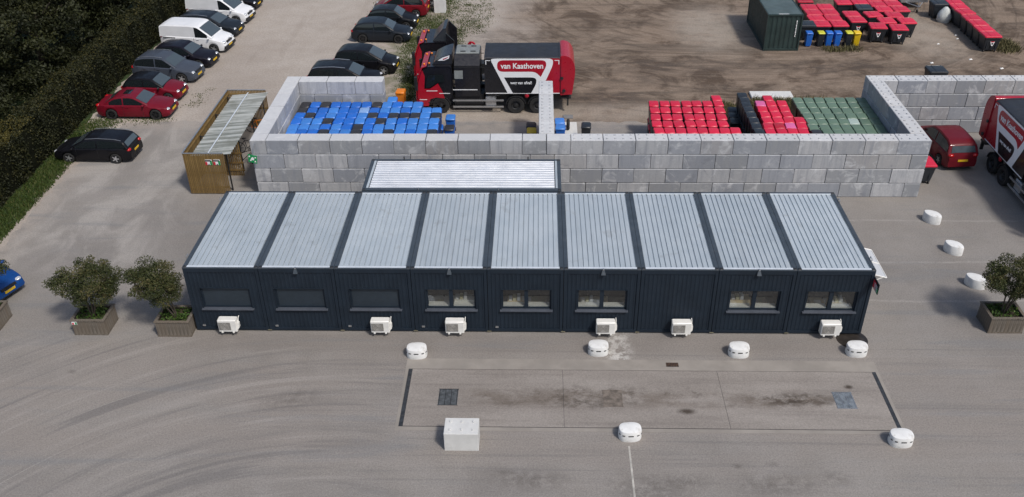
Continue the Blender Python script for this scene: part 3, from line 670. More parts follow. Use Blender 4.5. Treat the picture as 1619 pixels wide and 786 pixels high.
def planter(x, y, label, tlabel, seed, lean=(0,0), rz=0., sticker=False, crown=(1.3,1.15,.95)):
    W, D, Hh = 1.38, 1.12, .75
    t = thing('planter', label, 'planter', (x,y,.004), rz, 'wooden planters with small trees')
    r = random.Random(seed)
    n = 9
    if 'f' not in PLK:
        PLK['f'] = MB().box(-W/n/2+.004, W/n/2-.004, -.014,.014,.02,Hh-.03).mesh('plank', M_plank)
        PLK['s'] = MB().box(-.014,.014,-(D-.06)/14+.004,(D-.06)/14-.004,.02,Hh-.03).mesh('plank', M_plank)
    for k in range(n):
        for yy in (-D/2+.015, D/2-.015): link('plank', PLK['f'], t, (-W/2+(k+.5)*W/n, yy, r.uniform(-.004,.004)))
    for k in range(7):
        for xx in (-W/2+.015, W/2-.015): link('plank', PLK['s'], t, (xx, -(D-.06)/2+(k+.5)*(D-.06)/7, r.uniform(-.004,.004)))
    e = .03
    for q in ((-W/2-e,W/2+e,-D/2-e,-D/2+.09),(-W/2-e,W/2+e,D/2-.09,D/2+e)): MB().box(*q,Hh-.028,Hh+.02).build('rim_board', M_plank, t)
    for q in ((-W/2-e,-W/2+.09,-D/2+.092,D/2-.092),(W/2-.09,W/2+e,-D/2+.092,D/2-.092)): MB().box(*q,Hh-.028,Hh+.016).build('rim_board', M_plank, t)
    MB().box(-W/2+.035,W/2-.035,-D/2+.035,D/2-.035,.1,Hh-.14).build('soil', M_soil, t)
    MB().box(-W/2-.006,W/2+.006,-D/2-.006,D/2+.006,0,.07).build('base_board', M_plank, t)
    cov = [((r.uniform(-W/2+.12,W/2-.12), r.uniform(-D/2+.12,D/2-.12), Hh-.14+r.random()**2*.24), 1, r.random()) for _ in range(420)]
    stuff(leaves('ground_cover', M_leafg, cov, .12, t, seed))
    if sticker:
        st = MB().box(-W/2+.03,-W/2+.25,-D/2-.012,-D/2-.003,Hh-.2,Hh-.04).build('sticker', M_swhite, t)
        MB().box(-W/2+.05,-W/2+.12,-D/2-.016,-D/2-.0125,Hh-.19,Hh-.1).build('red_print', M_sred, st); MB().box(-W/2+.17,-W/2+.24,-D/2-.016,-D/2-.0125,Hh-.19,Hh-.08).build('green_print', M_sgreen, st)
    tr = thing('small_tree', tlabel, 'tree', (x,y,Hh-.14), rz, 'small trees in the wooden planters')
    tk = MB(); r2 = random.Random(seed+50); blobs = []
    cz = 1.62; 
    for k in range(6):
        a = k*1.05+r2.uniform(-.3,.3); b0 = (.06*math.cos(a), .06*math.sin(a), 0)
        m = (.2*math.cos(a)+lean[0]*.4, .2*math.sin(a)+lean[1]*.4, .7+r2.uniform(-.1,.2)); e2 = (lean[0]+crown[0]*.75*math.cos(a), lean[1]+crown[1]*.75*math.sin(a), cz+r2.uniform(-.3,.5))
        tk.cyl(b0, m, .035, .026, 6); tk.cyl(m, e2, .026, .008, 6)
        for _ in range(3):
            q = [m[i]+(e2[i]-m[i])*r2.uniform(.4,.9) for i in range(3)]; f2 = [q[0]+r2.uniform(-.5,.5), q[1]+r2.uniform(-.5,.5), q[2]+r2.uniform(-.1,.45)]; tk.cyl(q, f2, .012, .004, 5)
    tk.build('trunk', M_bark, tr, 40)
    for k in range(84):
        a = r2.uniform(0,6.28); q = r2.random()**.5; h = r2.uniform(-1,1)
        p = (lean[0]+crown[0]*q*math.cos(a)*(1-.35*abs(h)), lean[1]+crown[1]*q*math.sin(a)*(1-.35*abs(h)), cz+h*crown[2]*.8*(1-.3*q))
        s = r2.choice((.12,.16,.22,.28,.34,.4)); p = tuple(lean[i%2]*(i<2)*0+p[i]+(r2.gauss(0,.1)) for i in range(3)); blobs.append((p, (s,s,s*.7), r2.uniform(.15,.75)))
    leaves('crown', M_leafp, clump_cloud(r2, blobs, 2800, .35), .07, tr, seed+1)
planter(-23.75,.42,'weathered wooden planter cut by the left picture edge','dark small tree in the planter at the left picture edge, before the blue car',21,(-.2,.1))
planter(-19.1,.23,'weathered wooden planter with a sticker, second from the left','rounded small tree in the planter with the sticker',22,(.15,.1),0,True,(1.4,1.2,1.0))
planter(-15.6,.16,'weathered wooden planter beside the left corner of the office','small tree leaning left in the planter beside the office corner',23,(-.62,.1),0,False,(1.2,1.1,.95))
planter(18.2,.72,'weathered wooden planter on the right yard','dense dark small tree in the planter on the right yard',24,(.25,.1),0,False,(1.25,1.15,.95))

# hedge and wood along the left edge
M_leafh = mat_leaf('hedge_leaf', (.009,.012,.004), (.026,.028,.009), (.085,.07,.014))
M_leaft = mat_leaf('wood_leaf', (.01,.013,.004), (.028,.032,.01), (.07,.068,.02))
M_core = pmat('hedge_core', (.008,.009,.005), 1., var=.3, spec=.05)
hpath = [(-28.0,-12),(-28.0,4),(-28.0,12),(-28.1,19),(-28.2,26),(-28.4,44)]
hd = thing('hedge', 'tall clipped dark hedge running behind the parked cars on the left', 'hedge')
def hx(y):
    for (a, b), (c, d) in zip(hpath, hpath[1:]):
        if b <= y <= d: return a+(c-a)*(y-b)/(d-b)
    return hpath[-1][0]
core = MB(); rings = []
for k in range(40):
    y = -8+k*1.33; x = hx(y); hh = 2.55+.1*math.sin(y*1.3)
    rings.append([(x-1.2,y,0),(x-.12,y,0),(x-.1,y,hh-.5),(x-.2,y,hh-.15),(x-1.1,y,hh-.15)])
core.loft(rings).build('dark_core', M_core, hd)  # solid near-black core standing in for the shaded inside of the hedge
r = random.Random(5); cl = []
for _ in range(62000):
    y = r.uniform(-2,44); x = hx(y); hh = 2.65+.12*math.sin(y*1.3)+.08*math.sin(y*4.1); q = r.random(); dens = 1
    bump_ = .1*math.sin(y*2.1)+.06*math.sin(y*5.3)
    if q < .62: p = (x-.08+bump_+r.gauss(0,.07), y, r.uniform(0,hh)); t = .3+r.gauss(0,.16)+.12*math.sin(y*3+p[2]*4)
    else: p = (x-r.uniform(0,1.35), y, hh+r.gauss(0,.08)); t = .42+r.gauss(0,.2)+(.3 if 8 < y < 15 else 0)  # top leaves tinted lighter, the sunlit stretch painted into the leaf colour
    cl.append((p, 1, min(1,max(0,t))))
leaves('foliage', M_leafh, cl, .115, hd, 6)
def big_tree(x, y, h, rx, seed, label):
    t = thing('tree', label, 'tree', (x,y,0), 0, 'dark trees behind the hedge'); r = random.Random(seed)
    tk = MB(); tk.cyl((0,0,0),(0,0,h*.45),.28,.2,8)
    blobs = []
    for k in range(9):
        a = k*.7+r.uniform(-.2,.2); z0 = h*r.uniform(.25,.45); e = (rx*.75*math.cos(a), rx*.75*math.sin(a), h*r.uniform(.45,.85)); tk.cyl((0,0,z0), e, .12, .03, 6)
    tk.build('trunk', M_bark, t, 40)
    for k in range(120):
        a = r.uniform(0,6.28); u = r.uniform(.12,1); prof = math.sin(math.pi*min(1,(u*.86+.12)))**.6
        q = rx*prof*(r.random()**.35); s = r.uniform(.55,1.15)
        blobs.append(((q*math.cos(a), q*math.sin(a), h*u), (s,s,s*.55), r.uniform(.05,.75)*(.5+.5*u)))
    leaves('crown', M_leaft, clump_cloud(r, blobs, 330, .22), .2, t, seed+1, .9)
for k, (x, y, h, rx, lb) in enumerate(((-33.5,14.5,7.5,3.4,'dark broad tree nearest the camera behind the hedge'),(-34.0,20.5,8.2,3.8,'dark broad tree behind the hedge, level with the red coupe'),(-39.5,18,9,4,'dark tree at the left picture edge, behind the nearer trees'),
        (-33.8,27.5,8,3.6,'dark tree behind the hedge, level with the grey sport utility car'),(-40,26,9.5,4.3,'dark tall tree in the upper left corner'),(-33.6,34,7.5,3.4,'dark tree behind the hedge, level with the nearer white van'),
        (-40.5,34,9,4.2,'dark tree behind the hedge, second from the upper left corner'),(-34,40.5,7.5,3.5,'dark tree behind the hedge at the top picture edge'))):
    big_tree(x, y, h, rx, 100+k*7, lb)

# grass blades and weeds
M_blade = mat_leaf('grass_blade', (.022,.042,.007), (.05,.078,.016), (.13,.115,.045))
M_dry = mat_leaf('dry_grass', (.05,.055,.02), (.12,.11,.05), (.24,.2,.11))
def blades(name, mat, spots, h, label, cat, seed, tb=.45):
    r = random.Random(seed); vs = []; fs = []; tint = []
    for (x, y, s) in spots:
        a = r.uniform(0,6.28); ww = .018+.02*r.random(); hh = h*s*r.uniform(.5,1.2); dx, dy = math.cos(a)*ww, math.sin(a)*ww; lx, ly = r.gauss(0,.35)*hh, r.gauss(0,.35)*hh; k = len(vs)
        vs += [(x-dx,y-dy,.0),(x+dx,y+dy,.0),(x+lx,y+ly,hh)]; fs.append((k,k+1,k+2)); tint.append(min(1,max(0,tb+r.gauss(0,.22))))
    me = bpy.data.meshes.new(name); me.from_pydata(vs, [], fs); me.materials.append(mat)
    at = me.attributes.new('tint', 'FLOAT', 'FACE'); at.data.foreach_set('value', tint)
    o = link(name, me); tag(o, label, cat); return stuff(o)
r = random.Random(3); sp_ = []
for _ in range(16000):
    y = r.uniform(-2,18.5); x = r.uniform(-28.0,-26.45-.02*max(0,y-12)); sp_.append((x+r.gauss(0,.05), y, 1))
blades('grass', M_blade, sp_, .16, 'strip of short green grass between the hedge and the asphalt', 'grass', 4, .4)
def patches(seed, regions, n, per, spread):
    r = random.Random(seed); out = []
    for (x0,x1,y0,y1,wt_) in regions:
        for _ in range(int(n*wt_)):
            cx, cyy, s = r.uniform(x0,x1), r.uniform(y0,y1), r.uniform(.4,1.2)
            for _ in range(per): out.append((cx+r.gauss(0,spread*s), cyy+r.gauss(0,spread*s), s))
    return out
blades('weeds', M_blade, patches(8, [(-10.2,-7.6,27,44,1.5),(-8.5,-6.3,30,36,.5),(-13.5,-10,37,44,.25),(-9.4,-8.6,22.5,27,.35),(-25.5,-22.8,20.0,20.5,.05),(-7.4,-4.5,35,44,.35),(-22.6,-21.8,22,25,.02),(-28,-26,18.6,20.4,.3)], 330, 34, .3), .09, 'patchy green weeds growing among the parked cars and trucks', 'weeds', 9, .45)
blades('dry_grass', M_dry, patches(18, [(11.8,17.4,21.6,22.9,1.0),(15,18,20.9,22.6,.5),(10.3,11.2,20.2,22.2,.35),(31,32.2,31.2,33,.3),(19.2,21.5,31.4,31.9,.12)], 200, 40, .25), .33, 'tall dry grass behind the red and green bins', 'grass', 19, .5)
#PART4

# ------------------------------------------------------------------ wheelie bins
CAMP = M.translation.copy(); RM = (R2, U2, F)
BC = {'R':(.60,.016,.05),'P':(.66,.13,.32),'r':(.42,.012,.03),'B':(.016,.13,.52),'b':(.05,.21,.6),'W':(.2,.34,.6),'D':(.03,.03,.034),'G':(.12,.185,.13),'g':(.1,.155,.11),'w':(.38,.47,.42),'K':(.02,.024,.03),'N':(.006,.04,.19),'n':(.03,.05,.034),'Y':(.75,.5,.01),'y':(.62,.6,.03),'O':(.7,.2,.01)}
LM = {k: pmat('lid_plastic_'+n, BC[k], .42, var=.07, scale=2, objvar=.09, dirt=.1, dcol=sc3(BC[k], .6)) for k, n in
      dict(R='red',P='faded_pink',r='deep_red',B='blue',b='light_blue',W='bleached_blue',D='charcoal',G='green',g='wall_shaded_green',w='bleached_green',K='black',N='gap_shade_blue',n='gap_shade_green',Y='yellow',y='lime_yellow',O='orange').items()}  # blue and green stack bodies darkened, gap shade put into the plastic colour
def rrect(x, y, z, c, oy=0.):
    return [(-x+c,-y+oy,z),(x-c,-y+oy,z),(x,-y+c+oy,z),(x,y-c+oy,z),(x-c,y+oy,z),(-x+c,y+oy,z),(-x,y-c+oy,z),(-x,-y+c+oy,z)]
BINM = {}
def bin_mesh(part, col, small=False):
    k = (part, col, small)
    if k in BINM: return BINM[k]
    s = .86 if small else 1.
    mb = MB()
    if part == 'body':
        mb.loft([rrect(.2*s,.23*s,.06,.03), rrect(.22*s,.25*s,.12,.03), rrect(.268*s,.31*s,.9,.04), rrect(.268*s,.31*s,.9,.04), rrect(.28*s,.33*s,.91,.04), rrect(.28*s,.33*s,.965,.04)])
        mb.box(-.2*s,.2*s,.26*s,.3*s,.1,.14)
    elif part == 'lid':
        mb.loft([rrect(.274*s,.335*s,.967,.06,-.012), rrect(.274*s,.335*s,.99,.06,-.012), rrect(.25*s,.3*s,1.035,.06,-.01), rrect(.17*s,.21*s,1.055,.06,-.005)])
        mb.box(-.1*s,.1*s,-.375*s,-.352*s,.975,1.0); mb.cyl((-.22*s,.37*s,.985),(.22*s,.37*s,.985),.018,n=6)
    elif part == 'wheel': mb.cyl((-.03,0,0),(.03,0,0),.1,n=14)
    elif part == 'slot': mb.loft([[(.07*math.cos(t),.05*math.sin(t)-.06,1.046) for t in [i*math.pi/6 for i in range(12)]],[(.07*math.cos(t),.05*math.sin(t)-.06,1.053) for t in [i*math.pi/6 for i in range(12)]]])
    BINM[k] = mb.mesh(part, LM[col] if part in ('body','lid') else M_black, 35); return BINM[k]
jr = random.Random(77)
def wbin(x, y, z, lid, body, label, group, rz=0., wheels=False, small=False, slot=False, jit=1.):
    t = thing('wheelie_bin', label, 'bin', (x+jr.uniform(-.013,.013)*jit, y+jr.uniform(-.02,.02)*jit, z), rz+jr.uniform(-.06,.06)*jit, group)
    link('body', bin_mesh('body', body, small), t); lo = link('lid', bin_mesh('lid', lid, small), t); lo.rotation_euler = (jr.uniform(0,.035),jr.uniform(-.015,.015),0)
    if slot: link('slot', bin_mesh('slot', 'K', small), lo)
    if wheels:
        for sx in (-.22,.22): link('wheel', bin_mesh('wheel', 'K'), t, (sx*(.86 if small else 1), .29*(.86 if small else 1), .1))
CN = {'R':'red','P':'faded pink','r':'deep red','B':'blue','b':'light blue','W':'bleached blue','D':'charcoal','G':'green','g':'green','w':'bleached pale green','K':'black'}
STK = 1.035
def bin_block(rows, group, place, bodyof, corder='left', lower=()):
    for ri, (y, x0, pitch, cols) in enumerate(rows):
        for ci, ch in enumerate(cols):
            if ch == '.': continue
            n = ci + 1 - sum(1 for c in cols[:ci] if c == '.'); tot = len([c for c in cols if c != '.'])
            wbin(x0+ci*pitch, y, STK, ch, bodyof(ch), f'{CN[ch]} lidded wheelie bin, {ORD[n-1]} from left, {ORD[ri]} row from back, {place}', group)
        first = next(i for i, c in enumerate(cols) if c != '.'); last = len(cols)-1
        under = range(len(cols)) if ri in (0, len(rows)-1) else (first, last)
        for ci in under:
            ch = cols[ci]
            if ch == '.': continue
            wbin(x0+ci*pitch, y, .004, ch if ch not in 'PwWb' else {'P':'R','w':'G','W':'B','b':'B'}[ch], bodyof(ch), f'lower bin, {ORD[ci]} stack from left, {ORD[ri]} row from back, {place}', group+', lower layer', 0)
kz = (23.31-2.08)/(23.31-1.07)
def zx(x): return -.73+(x+.73)*kz
def zy(y): return -29.2+(y+29.2)*kz
pb = 6.71/11*kz
bl = [(zy(20.25),zx(-14.55),pb,'DBDBBBBDbBbb'),(zy(19.43),zx(-14.56),pb,'DBBbBBWBbbBbbb'),(zy(18.75),zx(-14.56),pb,'BDBbBBbDBDDDbD'),(zy(17.99),zx(-14.59),pb,'BbbDBBbBDbBbbb'),(zy(17.19),zx(-14.58),pb,'bbbBbBDBbbbbbb'),(zy(16.54),zx(-14.57),pb,'bBBDbbDBbDbBbD')]
bin_block(bl, 'stacked blue paper bins in the left bay', 'left bay', lambda c: 'N')
wbin(zx(-9.48), zy(21.02)-.02, STK, 'b', 'B', 'light blue wheelie bin standing alone behind the last row, left bay', 'stacked blue paper bins in the left bay')
wbin(zx(-9.48), zy(21.02)-.02, .004, 'B', 'B', 'lower blue bin under the single stack behind the last row, left bay', 'stacked blue paper bins in the left bay, lower layer')
wbin(-5.78,18.55,.004,'b','B','loose blue wheelie bin on the ground right of the stacked blue bins','loose bins around the bays',0,True)
wbin(-5.7,17.2,.004,'D','B','loose blue wheelie bin with charcoal lid right of the stacked blue bins','loose bins around the bays',0,True)
red = [(zy(20.38),zx(6.09),.628*kz,'RRRRRRR'),(zy(19.46),zx(6.03),.627*kz,'RRRRRRR'),(zy(18.54),zx(6.0),.622*kz,'RRRRRRR'),(zy(17.63),zx(5.98),.615*kz,'RRRRRRR'),(zy(16.74),zx(5.99),.603*kz,'RRRRRRRR')]
bin_block(red, 'stacked red bins in the middle bay', 'seven red columns', lambda c: 'K')
wbin(zx(9.84), zy(21.12), STK, 'R', 'K', 'single red lidded bin sticking out behind the seven red columns', 'stacked red bins in the middle bay')
wbin(zx(9.84), zy(21.12), .004, 'R', 'K', 'lower bin under the single red bin behind the seven red columns', 'stacked red bins in the middle bay, lower layer')
for k, (x, y) in enumerate(((10.55,19.55),(10.45,18.8),(10.4,18.05))): wbin(x, y, .004, 'K', 'K', f'black wheelie bin on the ground, {ORD[k]} from the back beside the red columns', 'loose bins around the bays', 0, True)
for k, y in enumerate((21.55,20.87,20.2,19.53,18.78,18.05,17.32,16.65)):
    wbin(zx(11.48), zy(y), STK, 'K', 'K', f'black wheelie bin, {ORD[k]} from the back in the single black column', 'stacked black bins in one column')
    wbin(zx(11.48), zy(y), .004, 'K', 'K', f'lower black bin under the {ORD[k]} stack from the back, single black column', 'stacked black bins in one column, lower layer')
rr_ = [(zy(21.12),zx(12.9),.62,'R'),(zy(20.38),zx(12.31),.625*kz,'PRR'),(zy(19.61),zx(12.26),.65*kz,'RRR'),(zy(18.85),zx(12.28),.62*kz,'RRR'),(zy(18.1),zx(12.24),.605*kz,'RRRR'),(zy(17.36),zx(12.12),.625*kz,'RrPR'),(zy(16.66),zx(12.12),.607*kz,'RRRR')]
bin_block(rr_, 'stacked red bins by the green bins', 'stepped red block', lambda c: 'r')
gr_ = [(zy(20.81),zx(14.61),.62*kz,'GGGGGGg'),(zy(20.1),zx(14.57),.62*kz,'GGGGGGg'),(zy(19.34),zx(14.61),.61*kz,'GGGGGGg'),(zy(18.64),zx(14.64),.61*kz,'GGGGGGg'),(zy(17.88),zx(14.65),.6*kz,'GGGGwGg'),(zy(17.13),zx(14.6),.604*kz,'GGGGGGg'),(zy(16.5),zx(14.62),.596*kz,'DGGGGGg')]  # last column in a darker green: shade of the wall painted into the lids
bin_block(gr_, 'stacked green bins in the right bay', 'right bay', lambda c: 'n')
wbin(-9.15,22.3,.004,'O','O','orange wheelie bin behind the left bay wall end','loose bins around the bays',0,True)
wbin(-1.12,17.5,.004,'K','K','open black wheelie bin on the left of the divider wall','loose bins around the bays',0,True)
wbin(-1.1,16.8,.004,'Y','K','black wheelie bin with yellow lid left of the divider wall','loose bins around the bays',0,True)
wbin(.5,18.05,.004,'b','B','blue wheelie bin right of the divider wall, the farther of two','loose bins around the bays',0,True)
wbin(.53,17.3,.004,'b','B','blue wheelie bin right of the divider wall, the nearer of two','loose bins around the bays',0,True)
wbin(1.98,17.5,.004,'K','K','black wheelie bin standing alone between divider wall and red bins','loose bins around the bays',0,True)
# ground items by the divider
tag(MB().box(.72,1.55,18.3,19.9,.0,.05).build('concrete_slab', M_pale), 'small pale slab lying behind the two blue bins at the divider', 'slab')
tag(MB().box(.78,1.36,20.45,20.9,.0,.06).build('grey_plate', pmat('grey_board', (.2,.2,.2), .8)), 'small grey board on the sand behind the blue bins at the divider', 'board')
tag(MB().torus((1.02,19.0,.32), .25, .09, 'x', 20, 8).build('loose_tyre', M_rubber, None, 60), 'loose black tyre leaning beside the blue bins at the divider', 'tyre')
tag(MB().cbox(12.5,15.08,23.3,24.2,0,.14,.02).build('concrete_slab', M_pale), 'long pale concrete slab in the dry grass behind the red bins', 'slab')

# small bins in front of the red containers
for k, (x, l, b, s, lb) in enumerate(((18.12,'B','B',0,'small blue bin nearest the green shipping container'),(18.93,'y','K',1,'small black bin with slotted lime lid, nearer the shipping container'),(19.5,'B','B',0,'small blue bin between the lime lidded bin and another blue bin'),(20.1,'B','B',0,'small blue bin left of the lime lidded bin near the yellow bin'),(20.86,'y','K',1,'small black bin with slotted lime lid, beside the yellow bin'),(21.42,'Y','Y',1,'small all yellow bin with slotted lid'))):
    wbin(x, 32.35, .0, l, b, lb, 'small bins before the red containers', 0, True, True, bool(s), .3)

# ------------------------------------------------------------------ large four-wheel containers
def poly_part(pts, y, th, mat, name, parent):       # flat print facing -y
    return MB().prism(pts, y-th, y).build(name, mat, parent)
CM = {}
def cont_parts(lid):
    if 'body' not in CM:
        mb = MB(); mb.loft([rrect(.45,.4,.16,.05), rrect(.47,.42,.26,.06), rrect(.545,.5,.95,.06), rrect(.575,.535,.97,.06), rrect(.575,.535,1.06,.06)])
        for sx in (-.3,0,.3): mb.box(sx-.02,sx+.02,-.485,-.42,.3,.9)
        CM['body'] = mb.mesh('body', LM['K'], 35)
        mb = MB(); mb.cyl((-.03,0,0),(.03,0,0),.085,n=12); mb.box(-.045,.045,-.04,.04,.05,.1); CM['wheel'] = mb.mesh('wheel', M_black)
        s = .17
        CM['e1'] = MB().prism([(-.17,.16),(-.13,.2),(.13,.2),(.17,.16),(.05,-.17),(0,-.2),(-.05,-.17)], -.004, 0).mesh('emblem', M_swhite)
        CM['e2'] = MB().prism([(-.12,.12),(-.09,.165),(.1,.165),(.13,.12),(.09,.06),(-.1,.06)], -.008, -.0045).mesh('emblem_red', M_sred)
        CM['e3'] = MB().prism([(-.075,.02),(.06,.02),(.075,-.02),(.02,-.12),(-.02,-.12)], -.008, -.0045).mesh('emblem_black', M_black)
    if lid not in CM:
        mb = MB(); mb.loft([rrect(.585,.545,1.062,.06), rrect(.585,.545,1.1,.06), rrect(.55,.51,1.15,.07), rrect(.45,.42,1.165,.07)])
        mb.box(-.2,-.17,-.5,.5,1.15,1.178); mb.cyl((-.5,.56,1.13),(.5,.56,1.13),.02,n=6); mb.box(-.45,-.41,.5,.58,1.08,1.16); mb.box(.41,.45,.5,.58,1.08,1.16)
        CM[lid] = mb.mesh('lid', LM[lid], 35)
    return CM
def container(x, y, lid, label, group, rz=0., emblem=True):
    c = cont_parts(lid); t = thing('waste_container', label, 'container', (x+jr.uniform(-.02,.02),y+jr.uniform(-.02,.02),0), rz+jr.uniform(-.03,.03), group)
    b = link('body', c['body'], t); link('lid', c[lid], t)
    for sx in (-.38,.38):
        for sy in (-.34,.34): link('wheel', c['wheel'], t, (sx,sy,.085))
    if emblem:
        e = link('emblem', c['e1'], t, (.02,-.487,.66)); e.rotation_euler[0] = -.11
        link('emblem_red', c['e2'], e); link('emblem_black', c['e3'], e)
G1 = 'red lidded containers beside the shipping container'
for k, (x, y, l, lb, e) in enumerate((
    (19.32,33.75,'R','directly behind the two middle small blue bins, left column',0),(20.54,33.75,'R','directly behind the lime lidded bin by the yellow bin',0),
    (19.2,34.95,'R','second of the left packed column',0),(20.42,34.95,'R','second of the right packed column',0),(19.3,36.15,'R','third of the left packed column',0),(20.52,36.2,'R','third of the right packed column',0),(19.3,37.35,'R','last of the left packed column',0),(20.5,37.4,'R','last of the right packed column',0),
    (22.05,34.6,'R','nearer of the pair behind the yellow bin, emblem in front',1),(21.98,35.8,'R','farther of the pair behind the yellow bin',0),
    (23.1,33.3,'R','front left of the loose cluster, emblem in front',1),(24.42,32.95,'R','front right of the loose cluster, emblem in front',1),(24.05,34.35,'R','second row of the loose cluster, left',0),(25.42,34.3,'R','second row of the loose cluster, right edge',0),
    (23.5,35.7,'R','loose cluster, turned in the third row, left',0),(24.95,35.55,'R','loose cluster, third row, right',0),(24.6,36.85,'R','loose cluster, fourth row, left',0),(25.82,36.85,'R','loose cluster, fourth row, right',0),(24.5,38.0,'R','loose cluster, fifth row, left',0),(25.7,38.05,'R','loose cluster, fifth row, right',0),(24.5,39.2,'R','loose cluster, last row, left',0),(25.7,39.25,'R','loose cluster, last row, right',0),
    (23.3,37.3,'K','',0),(23.35,38.55,'R','behind the container with the black lid',0),(22.1,38.5,'R','standing apart at the top picture edge, emblem hidden',0),(18.3,33.8,'K','',0))):
    if l == 'K': lab = 'black lidded waste container beside the green shipping container' if x < 19 else 'black lidded waste container among the red lidded cluster'
    else: lab = 'red lidded container, '+lb
    container(x, y, l, lab, G1, .12 if k in (14,) else (-.06 if k in (10,11) else 0), e)
container(19.35,39.0,'r','closed deep red container at the top edge behind the shipping container',G1,0,0)
for k, y in enumerate((31.5,32.62,33.8,34.92,36.2,37.3,38.4)):
    container(30.2+.02*k, y, 'R', 'red lidded container, '+ORD[k]+' from the front in the single file on the right', 'single file of red lidded containers', .14 if k == 4 else 0, k == 0)
container(29.2,38.3,'K','black lidded container behind the single file of containers','single file of red lidded containers',0,0)
container(24.3,25.3,'K','black container showing just above the right rear block wall','containers around the right bay',0,0)
container(19.15,12.95,'R','red lidded container half hidden by the right end of the block wall','containers around the right bay',0,0)
# shipping container
sh = thing('shipping_container', 'dark green corrugated shipping container beside the red lidded containers', 'container', (14.86,31.4,0))
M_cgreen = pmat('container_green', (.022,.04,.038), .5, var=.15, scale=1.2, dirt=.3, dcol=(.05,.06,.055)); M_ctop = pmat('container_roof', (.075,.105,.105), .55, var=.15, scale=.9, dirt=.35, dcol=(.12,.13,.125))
W_, L_, H_ = 2.4, 6.06, 2.59
def wave(n, l, d): 
    out = []
    for k in range(n):
        for u, q in ((0,0),(.3,0),(.45,1),(.8,1)): out.append(((k+u)*l/n, q*d))
    out.append((l,0)); return out
for nm, fn, n in (('front_panel', lambda a,d,z: (.08+a,.05+d,z), 7), ):
    pts = wave(n, W_-.16, .04); N = len(pts)
    MB().add([fn(a,d,.16) for a,d in pts]+[fn(a,d,H_-.12) for a,d in pts], [(i,i+1,N+i+1,N+i) for i in range(N-1)]).build(nm, M_cgreen, sh)
for xx, s in ((.03,1),(W_-.03,-1)):
    pts = wave(20, L_-.2, .04); N = len(pts)
    MB().add([(xx+s*d,.1+a,.16) for a,d in pts]+[(xx+s*d,.1+a,H_-.1) for a,d in pts], [(i,i+1,N+i+1,N+i) for i in range(N-1)]).build('side_panel', M_cgreen, sh)
fr = MB()
for xx in (0,W_-.09):
    for yy in (0,L_-.1): fr.box(xx,xx+.09,yy,yy+.1,0,H_)
    fr.box(xx,xx+.09,.1,L_-.1,.02,.16); fr.box(xx+.005,xx+.085,.1,L_-.1,H_-.1,H_-.005)
for yy in (0,L_-.1): fr.box(.09,W_-.09,yy+.005,yy+.09,.02,.16); fr.box(.09,W_-.09,yy+.005,yy+.09,H_-.12,H_-.005)
fr.build('frame', M_cgreen, sh)
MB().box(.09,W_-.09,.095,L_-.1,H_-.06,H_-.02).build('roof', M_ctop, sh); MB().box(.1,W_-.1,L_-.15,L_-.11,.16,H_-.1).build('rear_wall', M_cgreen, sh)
for k in range(9): MB().box(2.0+.012*(k%2),2.06,.0,.012+.02,1.0+k*.13,1.09+k*.13+.01*(k%3)).build('marking', M_swhite, sh, loc=(0,-.005+.03,0))
MB().box(.75,1.45,.12,.2,H_-.0195,H_-.016).build('marking', M_swhite, sh)

# ------------------------------------------------------------------ cycle shelter
sl = thing('cycle_shelter', 'slatted timber cycle shelter with a translucent corrugated roof beside the block wall', 'shelter')
SX0, SX1, SY0, SY1, SH = -18.72, -16.5, 11.35, 19.3, 2.36
M_tim = NT('larch_slat')
def _tim(n):
    r = n.objrand(); f = n.noise(n.map(n.P, (6,6,.6)), 2, 4, .6)
    c = n.mix(n.rng(f, .3, .7), (.15,.094,.03), (.28,.185,.07)); c = n.mix(n.rng(r, 0, 1, 0, .6), c, (.13,.08,.028)); return n.end(c, .75, 0, .3)
M_tim = _tim(M_tim)
SLX = MB().box(-.033,.033,-.011,.011,.05,SH).mesh('slat', M_tim); SLY = MB().box(-.011,.011,-.035,.035,.05,SH).mesh('slat', M_tim)
n = 24
for k in range(n): 
    x = SX0+.04+k*(2.02)/(n-1); link('slat', SLX, sl, (x, SY0, 0))
n = 26
for k in range(n): link('slat', SLX, sl, (SX0+.04+k*2.15/(n-1), SY1, 0))
n = 84
for k in range(n): link('slat', SLY, sl, (SX0, SY0+.06+k*(SY1-SY0-.12)/(n-1), 0))
ra = MB()
for z in (.35,1.2,2.1): ra.box(SX0+.02,SX0+2.05,SY0+.012,SY0+.05,z,z+.09); ra.box(SX0+.02,SX1,SY1-.05,SY1-.012,z,z+.09); ra.box(SX0+.012,SX0+.05,SY0+.06,SY1-.06,z,z+.09)
ra.build('rail', M_tim, sl)
tr_ = MB(); tr_.box(SX0-.03,SX0+.03,SY0-.03,SY1+.03,SH,SH+.03); tr_.box(SX0+.032,SX0+2.06,SY0-.03,SY0+.03,SH,SH+.028); tr_.box(SX0+.032,SX1,SY1-.03,SY1+.03,SH,SH+.028); tr_.build('top_trim', M_alu, sl)
M_cor = NT('translucent_roofing'); 
def _cor(n):
    f = n.noise(n.map(n.P, (.06,2.4,1)), 2, 4, .7); c = n.mix(n.rng(f, .4, .6), (.24,.26,.24), (.54,.57,.55)); c = n.mix(n.rng(n.noise(n.P, 1.2, 4), .5, .7, 0, .5), c, (.16,.17,.14))
    m = n.end(c, .3, 0, .5); n.b.inputs['Alpha'].default_value = .72; return m
M_cor = _cor(M_cor)
pts = []
ny = 30
for k in range(ny*2+1): pts.append((SY0+.12+k*(SY1-SY0-.22)/(ny*2), .055 if k % 2 else 0))
N = len(pts); mb = MB(); xa, xb = SX0+.32, SX1+.22
